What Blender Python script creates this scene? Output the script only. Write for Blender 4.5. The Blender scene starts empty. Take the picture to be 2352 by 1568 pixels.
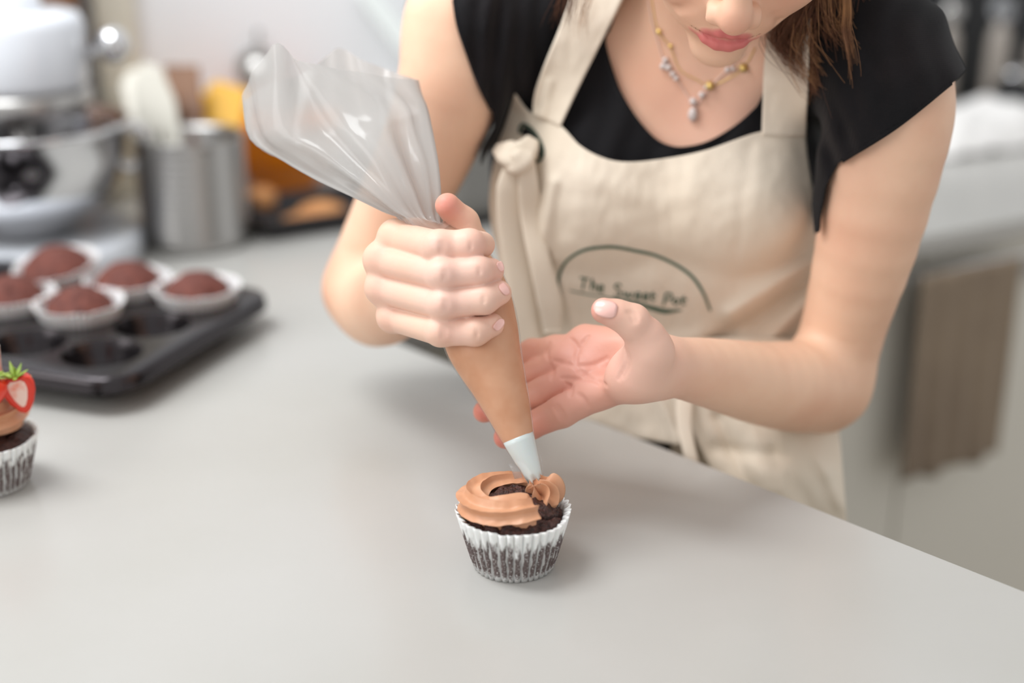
import bpy, bmesh, math, random
import numpy as np
from mathutils import Vector, Matrix, noise as mn
from mathutils.bvhtree import BVHTree

R = math.radians
SC = bpy.context.scene
COL = SC.collection
PITCH = R(20)
FPX = 2352 * 50 / 36
CAMZ = 1.345
TOP = 0.90                                   # height of the worktop surface
cP, sP = math.cos(PITCH), math.sin(PITCH)

# ------------------------------------------------------------------ camera, world, lights, exposure
cam_d = bpy.data.cameras.new('camera')
cam_d.lens = 50; cam_d.sensor_width = 36; cam_d.clip_start = 0.02; cam_d.clip_end = 50
cam_d.dof.use_dof = True; cam_d.dof.focus_distance = 0.915; cam_d.dof.aperture_fstop = 1.85
cam = bpy.data.objects.new('camera', cam_d); COL.objects.link(cam)
cam.location = (0, 0, CAMZ); cam.rotation_euler = (R(90) - PITCH, 0, 0)
SC.camera = cam

world = bpy.data.worlds.new('world'); SC.world = world; world.use_nodes = True
wb = world.node_tree.nodes['Background']
wb.inputs[0].default_value = (1.0, 1.0, 0.995, 1); wb.inputs[1].default_value = 0.80

def area(name, loc, target, sx, sy, power, color):
    l = bpy.data.lights.new(name, 'AREA'); l.shape = 'RECTANGLE'; l.size = sx; l.size_y = sy
    l.energy = power; l.color = color
    o = bpy.data.objects.new(name, l); COL.objects.link(o); o.location = loc
    o.rotation_euler = (Vector(target) - Vector(loc)).to_track_quat('-Z', 'Y').to_euler()
    return o
area('window_light_left', (-5.6, -2.3, 4.0), (0.0, 1.0, 1.0), 4.4, 3.2, 172, (1.0, 0.99, 0.98))
area('wall_fill_far', (-0.8, 0.9, 2.45), (-0.25, 2.0, 1.3), 1.0, 0.6, 28, (0.96, 0.985, 1.0))  # added fill lamp, aimed to brighten the far wall; not a real fitting

SC.view_settings.view_transform = 'Standard'; SC.view_settings.look = 'None'
SC.view_settings.gamma = 1.0; SC.view_settings.use_curve_mapping = False
SC.view_settings.exposure = -0.02
SC.cycles.use_denoising = True
SC.cycles.max_bounces = 8; SC.cycles.transparent_max_bounces = 16
SC.cycles.caustics_reflective = False; SC.cycles.caustics_refractive = False

# ------------------------------------------------------------------ mapping helpers
def P(px, py, D):
    """world point that the photograph shows at (px, py), D metres along the view axis"""
    r = (px - 1176) / FPX * D; u = (784 - py) / FPX * D
    return np.array([r, D * cP + u * sP, CAMZ - D * sP + u * cP])
def proj(p):
    p = np.asarray(p, float); y = p[..., 1]; z = p[..., 2] - CAMZ
    D = y * cP - z * sP; u = y * sP + z * cP
    return 1176 + p[..., 0] / D * FPX, 784 - u / D * FPX, D
def G(px, py, z=TOP):
    a = P(px, py, 1.0) - np.array([0, 0, CAMZ]); t = (z - CAMZ) / a[2]
    return a * t + np.array([0, 0, CAMZ])
CR = np.array([1.0, 0, 0]); CU = np.array([0, sP, cP]); CN = np.array([0, -cP, sP])   # right, up, towards camera

def lin(c):
    c = c / 255.0
    return c / 12.92 if c <= 0.04045 else ((c + 0.055) / 1.055) ** 2.4
def rgb(r, g, b): return (lin(r), lin(g), lin(b), 1.0)

# ------------------------------------------------------------------ materials
def mat(name, color, rough=0.5, metal=0.0, **kw):
    m = bpy.data.materials.new(name); m.use_nodes = True
    nt = m.node_tree; b = nt.nodes['Principled BSDF']
    b.inputs['Base Color'].default_value = color; b.inputs['Roughness'].default_value = rough
    b.inputs['Metallic'].default_value = metal
    if 'sss' in kw:
        b.inputs['Subsurface Weight'].default_value = kw['sss']
        b.inputs['Subsurface Radius'].default_value = kw.get('sssr', (1, .35, .2))
        b.inputs['Subsurface Scale'].default_value = kw.get('ssss', 0.004)
    if 'trans' in kw: b.inputs['Transmission Weight'].default_value = kw['trans']
    if 'ior' in kw: b.inputs['IOR'].default_value = kw['ior']
    if 'spec' in kw: b.inputs['Specular IOR Level'].default_value = kw['spec']
    if 'sheen' in kw:
        b.inputs['Sheen Weight'].default_value = kw['sheen']
    if 'alpha' in kw: b.inputs['Alpha'].default_value = kw['alpha']
    tc = nt.nodes.new('ShaderNodeTexCoord')
    m['_c'] = 1
    if 'var' in kw:                       # (second colour, noise scale, amount lo, hi)
        c2, sc, lo, hi = kw['var']
        n = nt.nodes.new('ShaderNodeTexNoise'); n.inputs['Scale'].default_value = sc
        n.inputs['Detail'].default_value = 6
        nt.links.new(tc.outputs['Object'], n.inputs['Vector'])
        mr = nt.nodes.new('ShaderNodeMapRange'); mr.inputs[1].default_value = lo; mr.inputs[2].default_value = hi
        nt.links.new(n.outputs['Fac'], mr.inputs[0])
        mx = nt.nodes.new('ShaderNodeMix'); mx.data_type = 'RGBA'
        mx.inputs[6].default_value = color; mx.inputs[7].default_value = c2
        nt.links.new(mr.outputs[0], mx.inputs[0]); nt.links.new(mx.outputs[2], b.inputs['Base Color'])
    if 'bump' in kw:                      # (scale, strength, distance)
        sc, st, di = kw['bump']
        n = nt.nodes.new('ShaderNodeTexNoise'); n.inputs['Scale'].default_value = sc; n.inputs['Detail'].default_value = 5
        nt.links.new(tc.outputs['Object'], n.inputs['Vector'])
        bp = nt.nodes.new('ShaderNodeBump'); bp.inputs['Strength'].default_value = st; bp.inputs['Distance'].default_value = di
        nt.links.new(n.outputs['Fac'], bp.inputs['Height']); nt.links.new(bp.outputs[0], b.inputs['Normal'])
    return m
def weave(m, scale, strength=0.4, dist=0.0004):
    nt = m.node_tree; b = nt.nodes['Principled BSDF']
    tc = nt.nodes.new('ShaderNodeTexCoord'); outs = []
    for d in ('X', 'Z'):
        w = nt.nodes.new('ShaderNodeTexWave'); w.bands_direction = d; w.inputs['Scale'].default_value = scale
        w.inputs['Distortion'].default_value = 1.5; w.inputs['Detail'].default_value = 3
        nt.links.new(tc.outputs['Object'], w.inputs['Vector']); outs.append(w)
    mm = nt.nodes.new('ShaderNodeMath'); mm.operation = 'ADD'
    nt.links.new(outs[0].outputs['Fac'], mm.inputs[0]); nt.links.new(outs[1].outputs['Fac'], mm.inputs[1])
    bp = nt.nodes.new('ShaderNodeBump'); bp.inputs['Strength'].default_value = strength; bp.inputs['Distance'].default_value = dist
    nt.links.new(mm.outputs[0], bp.inputs['Height']); nt.links.new(bp.outputs[0], b.inputs['Normal'])
    return m
def attr_mix(m, layers):
    """layers: list of (attribute, colour): blended over the base colour by the attribute, in turn"""
    nt = m.node_tree; b = nt.nodes['Principled BSDF']; sock = b.inputs['Base Color']
    if sock.is_linked: src = sock.links[0].from_socket
    else:
        r_ = nt.nodes.new('ShaderNodeRGB'); r_.outputs[0].default_value = sock.default_value; src = r_.outputs[0]
    for name, c in layers:
        a = nt.nodes.new('ShaderNodeAttribute'); a.attribute_name = name
        mx = nt.nodes.new('ShaderNodeMix'); mx.data_type = 'RGBA'; mx.inputs[7].default_value = c
        nt.links.new(src, mx.inputs[6]); nt.links.new(a.outputs['Fac'], mx.inputs[0]); src = mx.outputs[2]
    nt.links.new(src, sock); return m

M = {}
M['quartz'] = mat('quartz', rgb(180, 178, 174), 0.26, var=(rgb(173, 171, 165), 3.0, .45, .75), spec=.4)
M['cabinet'] = mat('cabinet_paint', rgb(212, 208, 198), 0.5, bump=(8, .03, .002))
M['wall'] = mat('wall_paint', rgb(243, 246, 249), 0.85, bump=(60, .08, .001))
M['trimw'] = mat('trim_paint', rgb(226, 221, 205), 0.6, bump=(60, .05, .001))
M['floor'] = mat('floor_tile', rgb(176, 168, 155), 0.5, var=(rgb(160, 150, 136), 3, .4, .7))
M['skin'] = mat('skin', rgb(232, 192, 164), 0.48, sss=.14, var=(rgb(221, 173, 145), 16, .42, .75), spec=.35, bump=(420, .18, .0006))
attr_mix(M['skin'], [('flush', rgb(208, 122, 106)), ('pale', rgb(228, 194, 182)), ('lips', rgb(206, 116, 112))])
M['nail'] = mat('nail', rgb(238, 190, 180), 0.22, spec=.6, bump=(300, .03, .0003), coat=1)
M['shirt'] = weave(mat('black_jersey', rgb(15, 14, 17), 0.9, sheen=.05, spec=.25, var=(rgb(30, 26, 28), 14, .45, .75)), 260, .35)
M['linen'] = weave(mat('natural_linen', rgb(228, 216, 199), 0.92, var=(rgb(220, 206, 186), 9, .4, .75), sheen=.1), 240, .3)
M['green_print'] = mat('green_print', rgb(58, 96, 82), 0.8, var=(rgb(88, 96, 70), 30, .4, .8))
M['green_thread'] = mat('green_thread', rgb(60, 72, 60), 0.8, bump=(500, .3, .0004))
M['trouser'] = weave(mat('dark_trouser_cloth', rgb(62, 62, 58), 0.9), 200)
M['shoe'] = mat('shoe_leather', rgb(40, 36, 34), 0.5, bump=(80, .2, .001))
M['hair'] = mat('brown_hair', rgb(92, 54, 34), 0.5, var=(rgb(120, 76, 48), 22, .35, .7))
def hair_bump(m):
    nt = m.node_tree; b = nt.nodes['Principled BSDF']; tc = nt.nodes.new('ShaderNodeTexCoord'); mp = nt.nodes.new('ShaderNodeMapping'); mp.inputs['Scale'].default_value = (1, .12, .12)
    n = nt.nodes.new('ShaderNodeTexNoise'); n.inputs['Scale'].default_value = 420; bp = nt.nodes.new('ShaderNodeBump'); bp.inputs['Strength'].default_value = .8; bp.inputs['Distance'].default_value = .002
    nt.links.new(tc.outputs['Object'], mp.inputs[0]); nt.links.new(mp.outputs[0], n.inputs['Vector']); nt.links.new(n.outputs['Fac'], bp.inputs['Height']); nt.links.new(bp.outputs[0], b.inputs['Normal'])
hair_bump(M['hair'])
M['hair2'] = mat('fair_hair', rgb(176, 128, 84), 0.4, var=(rgb(120, 78, 48), 60, .35, .7))
M['gold'] = mat('gold', rgb(240, 208, 128), 0.35, .6, bump=(200, .05, .0002))
M['clear'] = mat('clear_bead', rgb(240, 228, 224), 0.08, trans=.25, ior=1.45, bump=(200, .02, .0002))
M['thread'] = mat('necklace_thread', rgb(232, 205, 192), 0.3, bump=(300, .05, .0002))
M['cake'] = mat('chocolate_cake', rgb(80, 44, 36), 0.36, var=(rgb(42, 22, 18), 420, .35, .65), bump=(700, 1.0, .0016), spec=.45)
M['cake_tray'] = mat('chocolate_cake_in_tray', rgb(112, 58, 46), 0.75, var=(rgb(86, 42, 34), 120, .35, .65), bump=(320, .7, .0016))
M['frost'] = mat('chocolate_buttercream', rgb(208, 156, 122), 0.42, sss=.05, ssss=.002, var=(rgb(198, 142, 106), 60, .4, .7), bump=(260, .12, .0006), spec=.45)
M['steel'] = mat('brushed_steel', rgb(180, 178, 176), 0.32, 1.0, bump=(30, .02, .0005))
M['chrome'] = mat('chrome', rgb(222, 222, 224), 0.08, 1.0, bump=(30, .01, .0005))
M['enamel'] = mat('white_enamel', rgb(222, 226, 233), 0.22, spec=.5, bump=(20, .01, .0005))
M['tray'] = mat('dark_nonstick', rgb(58, 54, 56), 0.17, .8, spec=.7, bump=(200, .06, .0003))
M['red'] = mat('strawberry_red', rgb(226, 52, 26), 0.25, spec=.6, bump=(400, .35, .0008), sss=.1)
M['berry_in'] = mat('strawberry_flesh', rgb(246, 214, 200), 0.4, var=(rgb(236, 120, 84), 90, .5, .7))
M['leaf'] = mat('strawberry_leaf', rgb(150, 170, 62), 0.5, var=(rgb(96, 130, 40), 90, .4, .7))
M['seed'] = mat('strawberry_seed', rgb(238, 190, 90), 0.5, bump=(300, .1, .0002))
M['wafer'] = mat('pink_wafer', rgb(206, 160, 144), 0.6, var=(rgb(240, 226, 216), 140, .45, .6))
M['wood'] = mat('brown_wood', rgb(136, 98, 72), 0.6, var=(rgb(112, 78, 56), 25, .4, .7), bump=(60, .1, .001))
M['darkwood'] = mat('dark_wood', rgb(96, 74, 58), 0.6, var=(rgb(70, 54, 42), 14, .4, .7), bump=(60, .1, .001))
M['yellow'] = mat('yellow_silicone', rgb(222, 166, 12), 0.5, bump=(60, .05, .001))
M['orange'] = mat('orange_plastic', rgb(232, 134, 10), 0.35, bump=(60, .05, .001))
M['whitesil'] = mat('cream_silicone', rgb(222, 218, 206), 0.45, bump=(60, .05, .001))
M['black'] = mat('black_gloss', rgb(18, 19, 21), 0.3, spec=.3, bump=(40, .02, .0005))
M['blackmat'] = mat('black_matt', rgb(44, 42, 44), 0.6, bump=(60, .05, .001))
M['glass'] = mat('bottle_glass', rgb(214, 216, 220), 0.04, trans=.75, ior=1.45, bump=(40, .02, .0005))
M['bottle_fill'] = mat('grey_bottle_content', rgb(150, 142, 134), 0.3, bump=(40, .05, .001))
M['cloth'] = weave(mat('white_cloth', rgb(232, 230, 228), 0.9, sheen=.1), 160)
M['towel'] = weave(mat('taupe_towel', rgb(140, 123, 104), 0.95, var=(rgb(122, 106, 90), 7, .4, .7), sheen=.1), 160)
M['biscuit'] = mat('biscuit', rgb(206, 146, 92), 0.7, var=(rgb(180, 120, 70), 40, .4, .7), bump=(120, .4, .001))
M['greyplastic'] = mat('grey_plastic', rgb(120, 118, 114), 0.45, bump=(60, .05, .001))
M['palegrey'] = mat('pale_grey_plastic', rgb(206, 212, 210), 0.5, bump=(60, .05, .001))

def film_mat(name, milk, color, rough=.12):
    """thin plastic: partly see-through, partly milky, glossy"""
    m = bpy.data.materials.new(name); m.use_nodes = True; nt = m.node_tree
    b = nt.nodes['Principled BSDF']; out = nt.nodes['Material Output']
    b.inputs['Base Color'].default_value = color; b.inputs['Roughness'].default_value = rough
    tr = nt.nodes.new('ShaderNodeBsdfTransparent'); tl = nt.nodes.new('ShaderNodeBsdfTranslucent')
    tl.inputs[0].default_value = rgb(190, 190, 190)
    m1 = nt.nodes.new('ShaderNodeMixShader'); m1.inputs[0].default_value = .45
    nt.links.new(b.outputs[0], m1.inputs[1]); nt.links.new(tl.outputs[0], m1.inputs[2])
    gl = nt.nodes.new('ShaderNodeBsdfGlossy'); gl.inputs['Roughness'].default_value = .12
    lw = nt.nodes.new('ShaderNodeFresnel'); lw.inputs[0].default_value = 1.13
    m0 = nt.nodes.new('ShaderNodeMixShader'); ml = nt.nodes.new('ShaderNodeMath'); ml.operation = 'MULTIPLY'; ml.inputs[1].default_value = .3; nt.links.new(lw.outputs[0], ml.inputs[0]); nt.links.new(ml.outputs[0], m0.inputs[0])
    nt.links.new(tr.outputs[0], m0.inputs[1]); nt.links.new(gl.outputs[0], m0.inputs[2])
    a = nt.nodes.new('ShaderNodeAttribute'); a.attribute_name = 'milk'
    m2 = nt.nodes.new('ShaderNodeMixShader')
    nt.links.new(a.outputs['Fac'], m2.inputs[0])
    nt.links.new(m0.outputs[0], m2.inputs[1]); nt.links.new(m1.outputs[0], m2.inputs[2])
    nt.links.new(m2.outputs[0], out.inputs[0])
    return m
M['film'] = film_mat('plastic_film', .5, rgb(208, 206, 203))
M['nozzle'] = mat('translucent_nozzle', rgb(216, 221, 219), 0.25, sss=.2, ssss=.004, spec=.5, bump=(40, .02, .0005))

def paper_mat():
    m = mat('fluted_paper', rgb(238, 238, 236), 0.7, sss=.1, ssss=.002)
    nt = m.node_tree; b = nt.nodes['Principled BSDF']
    def A(n):
        a = nt.nodes.new('ShaderNodeAttribute'); a.attribute_name = n; return a.outputs['Fac']
    tc = nt.nodes.new('ShaderNodeTexCoord')
    def N(scale, det=4):
        n = nt.nodes.new('ShaderNodeTexNoise'); n.inputs['Scale'].default_value = scale; n.inputs['Detail'].default_value = det
        nt.links.new(tc.outputs['Object'], n.inputs['Vector']); return n.outputs['Fac']
    def math_(op, a, b_):
        x = nt.nodes.new('ShaderNodeMath'); x.operation = op
        for i, v in enumerate((a, b_)):
            if isinstance(v, (int, float)): x.inputs[i].default_value = v
            else: nt.links.new(v, x.inputs[i])
        return x.outputs[0]
    def ss(v, lo, hi):
        x = nt.nodes.new('ShaderNodeMapRange'); x.interpolation_type = 'SMOOTHSTEP'
        x.inputs[1].default_value = lo; x.inputs[2].default_value = hi; nt.links.new(v, x.inputs[0]); return x.outputs[0]
    arch, hz = A('arch'), A('hz')
    mp = nt.nodes.new('ShaderNodeMapping'); mp.inputs['Scale'].default_value = (1, 1, .28); nt.links.new(tc.outputs['Object'], mp.inputs[0])
    n1, n2 = N(330), N(900)
    for l_ in list(nt.links):
        if l_.to_node == n1.node and l_.to_socket.name == 'Vector': nt.links.new(mp.outputs[0], l_.to_socket)
    v1 = ss(math_('ADD', arch, math_('MULTIPLY', math_('SUBTRACT', n1, .5), 1.2)), .50, .68)
    v2 = ss(math_('ADD', math_('SUBTRACT', 1.0, hz), math_('MULTIPLY', math_('SUBTRACT', n1, .5), .8)), .17, .42)
    v3 = ss(math_('ADD', hz, math_('MULTIPLY', math_('SUBTRACT', n2, .5), .35)), .0, .16)
    v4 = ss(n2, .25, .45)
    f = math_('MULTIPLY', math_('MULTIPLY', v1, v2), math_('MULTIPLY', v3, v4))
    halo = math_('MULTIPLY', ss(math_('SUBTRACT', 1.0, hz), .28, .7), .38)
    tot = math_('MAXIMUM', math_('MULTIPLY', f, .93), halo)
    mx = nt.nodes.new('ShaderNodeMix'); mx.data_type = 'RGBA'
    mx.inputs[6].default_value = rgb(240, 240, 238); mx.inputs[7].default_value = rgb(66, 40, 37)
    nt.links.new(tot, mx.inputs[0]); nt.links.new(mx.outputs[2], b.inputs['Base Color'])
    return m
M['paper'] = paper_mat()
M['paper_plain'] = mat('white_fluted_paper', rgb(240, 238, 238), 0.7, sss=.1, ssss=.002, var=(rgb(226, 220, 220), 60, .5, .8))

# ------------------------------------------------------------------ object helpers
def thing(name, label, cat, loc=(0, 0, 0), rz=0.0, group=None):
    o = bpy.data.objects.new(name, None); COL.objects.link(o)
    o.location = tuple(loc); o.rotation_euler = (0, 0, rz); o.empty_display_size = .05
    o['label'] = label; o['category'] = cat
    if group: o['group'] = group
    return o
def link(name, me, m, parent=None, local=False):
    """link a mesh; vertices are world coordinates unless local"""
    o = bpy.data.objects.new(name, me); COL.objects.link(o)
    if m is not None and not me.materials: me.materials.append(M[m] if isinstance(m, str) else m)
    if parent is not None:
        o.parent = parent
        if not local:
            W = Matrix.Translation(parent.location) @ parent.rotation_euler.to_matrix().to_4x4()
            p = parent
            if p.parent is not None:
                q = p.parent
                W = (Matrix.Translation(q.location) @ q.rotation_euler.to_matrix().to_4x4()) @ p.matrix_parent_inverse @ W
            o.matrix_parent_inverse = W.inverted()
    return o
def mesh(name, V, F, m=None, parent=None, smooth=True, local=False, attrs=None):
    me = bpy.data.meshes.new(name)
    V = np.asarray(V, float)
    if isinstance(F, np.ndarray):
        n, k = F.shape
        me.vertices.add(len(V)); me.vertices.foreach_set('co', V.astype(np.float32).ravel())
        me.loops.add(n * k); me.loops.foreach_set('vertex_index', F.astype(np.int32).ravel())
        me.polygons.add(n); me.polygons.foreach_set('loop_start', np.arange(0, n * k, k, dtype=np.int32))
        me.update(calc_edges=True)
    else:
        me.from_pydata([tuple(v) for v in V], [], [tuple(int(i) for i in f) for f in F])
    me.validate()
    if attrs:
        for k_, v_ in attrs.items():
            a = me.attributes.new(k_, 'FLOAT', 'POINT'); a.data.foreach_set('value', np.asarray(v_, np.float32))
    me.polygons.foreach_set('use_smooth', [smooth] * len(me.polygons))
    return link(name, me, m, parent, local)
def setting(o): o['kind'] = 'structure'; return o
def tag(o, label, cat, group=None):
    o['label'] = label; o['category'] = cat
    if group: o['group'] = group
    return o
def mod_solid(o, t, off=0.0):
    s = o.modifiers.new('solid', 'SOLIDIFY'); s.thickness = t; s.offset = off; return o
def mod_sub(o, n=1):
    s = o.modifiers.new('sub', 'SUBSURF'); s.levels = n; s.render_levels = n; return o
def mod_bevel(o, w, n=2):
    s = o.modifiers.new('bevel', 'BEVEL'); s.width = w; s.segments = n; s.limit_method = 'ANGLE'; return o
def grid_faces(nu, nv, closed_u=False, closed_v=False):
    F = []
    for j in range(nv if closed_v else nv - 1):
        for i in range(nu if closed_u else nu - 1):
            a = j * nu + i; b = j * nu + (i + 1) % nu; c = ((j + 1) % nv) * nu + (i + 1) % nu; d = ((j + 1) % nv) * nu + i
            F.append((a, b, c, d))
    return F
def lathe(prof, n=48, cap=True):
    """prof: list of (r, z)"""
    V = []; nj = len(prof)
    for r, z in prof:
        for i in range(n):
            a = 2 * math.pi * i / n; V.append((r * math.cos(a), r * math.sin(a), z))
    F = grid_faces(n, nj, True)
    if cap:
        if prof[0][0] > 1e-5: F.append(tuple(range(n))[::-1])
        if prof[-1][0] > 1e-5: F.append(tuple((nj - 1) * n + i for i in range(n)))
    return np.array(V), F
def join(*vf):
    V = []; F = []
    for v, f in vf:
        o = sum(len(x) for x in V); V.append(np.asarray(v, float)); F += [tuple(i + o for i in q) for q in f]
    return np.vstack(V), F
def box(sx, sy, sz, c=(0, 0, 0)):
    V = [(c[0] + sx * x / 2, c[1] + sy * y / 2, c[2] + sz * z / 2) for z in (-1, 1) for y in (-1, 1) for x in (-1, 1)]
    return np.array(V), [(0, 2, 3, 1), (4, 5, 7, 6), (0, 1, 5, 4), (2, 6, 7, 3), (0, 4, 6, 2), (1, 3, 7, 5)]
def prism(poly, z0, z1):
    n = len(poly); V = [(x, y, z0) for x, y in poly] + [(x, y, z1) for x, y in poly]
    F = [tuple(range(n))[::-1], tuple(range(n, 2 * n))] + [(i, (i + 1) % n, n + (i + 1) % n, n + i) for i in range(n)]
    return np.array(V), F
def xf(vf, rot=(0, 0, 0), loc=(0, 0, 0), s=1.0):
    from mathutils import Euler
    m = np.array(Euler(rot).to_matrix()); return (np.asarray(vf[0]) * s) @ m.T + np.array(loc), vf[1]
def catmull(pts, n):
    pts = np.asarray(pts, float); k = len(pts)
    ext = np.vstack([2 * pts[0] - pts[1], pts, 2 * pts[-1] - pts[-2]])
    out = []
    for t in np.linspace(0, k - 1, n):
        i = min(int(t), k - 2); f = t - i; a, b, c, d = ext[i:i + 4]
        out.append(.5 * ((2 * b) + (c - a) * f + (2 * a - 5 * b + 4 * c - d) * f * f + (3 * b - a - 3 * c + d) * f ** 3))
    return np.array(out)
def tube(pts, rad, n=8, caps=True):
    """round tube along points; rad a number or a list"""
    pts = np.asarray(pts, float); k = len(pts); rad = np.broadcast_to(np.asarray(rad, float), (k,))
    T = np.gradient(pts, axis=0); T /= np.linalg.norm(T, axis=1)[:, None] + 1e-12
    up = np.array([0, 0, 1.0]) if abs(T[0][2]) < .9 else np.array([1.0, 0, 0])
    V = []; nrm = np.cross(T[0], up); nrm /= np.linalg.norm(nrm)
    for i in range(k):
        nrm = nrm - T[i] * np.dot(nrm, T[i]); nrm /= np.linalg.norm(nrm) + 1e-12
        bn = np.cross(T[i], nrm)
        for j in range(n):
            a = 2 * math.pi * j / n; V.append(pts[i] + rad[i] * (math.cos(a) * nrm + math.sin(a) * bn))
    F = grid_faces(n, k, True)
    if caps: F += [tuple(range(n)), tuple((k - 1) * n + i for i in range(n))[::-1]]
    return np.array(V), F

# ------------------------------------------------------------------ implicit surfaces: smooth-blended bodies
def smin(a, b, k):
    if k <= 0: return np.minimum(a, b)
    h = np.maximum(k - np.abs(a - b), 0) / k
    return np.minimum(a, b) - h * h * k * .25
class Cap:
    def __init__(s, a, b, ra, rb):
        s.a = np.asarray(a, float); s.b = np.asarray(b, float); s.ra, s.rb = ra, rb
        s.c = (s.a + s.b) / 2; s.R = np.linalg.norm(s.a - s.b) / 2 + max(ra, rb)
    def f(s, p, c=None, r=0):
        if c is not None and np.linalg.norm(c - s.c) - r - s.R > .03: return None
        ba = s.b - s.a; pa = p - s.a; h = np.clip(pa @ ba / (ba @ ba + 1e-12), 0, 1)
        return np.linalg.norm(pa - h[:, None] * ba, axis=1) - (s.ra + (s.rb - s.ra) * h)
class Ell:
    def __init__(s, c, rad, axes=None):
        s.c = np.asarray(c, float); s.r = np.asarray(rad, float); s.M = np.eye(3) if axes is None else np.asarray(axes); s.R = max(rad)
    def f(s, p, c=None, r=0):
        if c is not None and np.linalg.norm(c - s.c) - r - s.R > .03: return None
        q = (p - s.c) @ s.M.T; k0 = np.linalg.norm(q / s.r, axis=1); k1 = np.linalg.norm(q / s.r ** 2, axis=1)
        return k0 * (k0 - 1) / (k1 + 1e-9)
class Uni:
    def __init__(s, k, *ch):
        s.k = k; s.ch = ch; lo = np.min([x.c - x.R for x in ch], 0); hi = np.max([x.c + x.R for x in ch], 0)
        s.c = (lo + hi) / 2; s.R = max(np.linalg.norm(x.c - s.c) + x.R for x in ch)
    def f(s, p, c=None, r=0):
        if c is not None and np.linalg.norm(c - s.c) - r - s.R > .03: return None
        v = None
        for x in s.ch:
            y = x.f(p, c, r)
            if y is None: continue
            v = y if v is None else smin(v, y, s.k)
        return v
class Sub:
    def __init__(s, k, a, b): s.k, s.a, s.b, s.c, s.R = k, a, b, a.c, a.R
    def f(s, p, c=None, r=0):
        a = s.a.f(p, c, r)
        if a is None: return None
        b = s.b.f(p, c, r)
        return a if b is None else -smin(-a, b, s.k)
def chain(pts, k=.004):
    """pts: list of (point, radius)"""
    return Uni(k, *[Cap(pts[i][0], pts[i + 1][0], pts[i][1], pts[i + 1][1]) for i in range(len(pts) - 1)])

def surface(tree, lo, hi, h, n=16, post=None):
    """sparse surface nets over the tree's zero level; returns vertices, quads"""
    lo = np.asarray(lo, float); hi = np.asarray(hi, float); cs = h * n
    nc = np.ceil((hi - lo) / cs).astype(int)
    ii = np.stack(np.meshgrid(*[np.arange(k) for k in nc], indexing='ij'), -1).reshape(-1, 3)
    cen = lo + (ii + .5) * cs
    def ev(p, c=None, r=0):
        v = tree.f(p, c, r)
        if v is None: return None
        return post(p, v) if post else v
    val = np.concatenate([ev(cen[i:i + 20000]) for i in range(0, len(cen), 20000)])
    act = ii[np.abs(val) < cs * .87 + .010]
    g = np.stack(np.meshgrid(*[np.arange(n + 1)] * 3, indexing='ij'), -1).reshape(-1, 3)
    S = np.array([1, 4096, 4096 * 4096], np.int64)
    KV, VV, Q = [], [], []
    E = [((0, 0, 0), (1, 0, 0)), ((0, 1, 0), (1, 1, 0)), ((0, 0, 1), (1, 0, 1)), ((0, 1, 1), (1, 1, 1)),
         ((0, 0, 0), (0, 1, 0)), ((1, 0, 0), (1, 1, 0)), ((0, 0, 1), (0, 1, 1)), ((1, 0, 1), (1, 1, 1)),
         ((0, 0, 0), (0, 0, 1)), ((1, 0, 0), (1, 0, 1)), ((0, 1, 0), (0, 1, 1)), ((1, 1, 0), (1, 1, 1))]
    for ch in act:
        base = ch * n; p = lo + (base + g) * h; c = lo + (base + n / 2) * h
        v = ev(p, c, cs * .87)
        if v is None: continue
        if v.min() > 0 or v.max() < 0: continue
        v = v.reshape((n + 1,) * 3); s = v < 0
        cnt = np.zeros((n, n, n), int)
        for dx in (0, 1):
            for dy in (0, 1):
                for dz in (0, 1): cnt += s[dx:dx + n, dy:dy + n, dz:dz + n]
        cells = np.argwhere((cnt > 0) & (cnt < 8))
        if not len(cells): continue
        acc = np.zeros((len(cells), 3)); num = np.zeros(len(cells))
        for a, b in E:
            ca = cells + a; cb = cells + b
            va = v[ca[:, 0], ca[:, 1], ca[:, 2]]; vb = v[cb[:, 0], cb[:, 1], cb[:, 2]]
            m = (va < 0) != (vb < 0); t = np.where(m, va / np.where(m, va - vb, 1), 0)
            acc += m[:, None] * (ca + t[:, None] * (cb - ca)); num += m
        vp = lo + (base + acc / num[:, None]) * h
        e = h * .5                                    # one Newton step onto the surface
        f0 = ev(vp, c, cs); gr = np.stack([ev(vp + d, c, cs) - ev(vp - d, c, cs) for d in np.eye(3) * e], 1) / (2 * e)
        gg = (gr ** 2).sum(1)[:, None] + 1e-6; st = np.clip(f0[:, None] / gg, -h * .7, h * .7) * gr
        vp = vp - st
        KV.append((cells + base) @ S); VV.append(vp)
        for ax in range(3):
            sl = [slice(0, n)] * 3; s0 = s[:n, :n, :n]; sl[ax] = slice(1, n + 1); s1 = s[tuple(sl)]
            for sign in (0, 1):
                e_ = np.argwhere((s0 & ~s1) if sign == 0 else (~s0 & s1)) + base
                if not len(e_): continue
                u = np.zeros(3, int); w = np.zeros(3, int); u[(ax + 1) % 3] = 1; w[(ax + 2) % 3] = 1
                q = np.stack([(e_ - u - w) @ S, (e_ - w) @ S, e_ @ S, (e_ - u) @ S], 1)
                Q.append(q if sign == 0 else q[:, ::-1])
    K = np.concatenate(KV); V = np.concatenate(VV); Q = np.concatenate(Q)
    o = np.argsort(K); K = K[o]; V = V[o]
    idx = np.searchsorted(K, Q); idx = np.clip(idx, 0, len(K) - 1)
    ok = (K[idx] == Q).all(1)
    return V, idx[ok]
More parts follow.
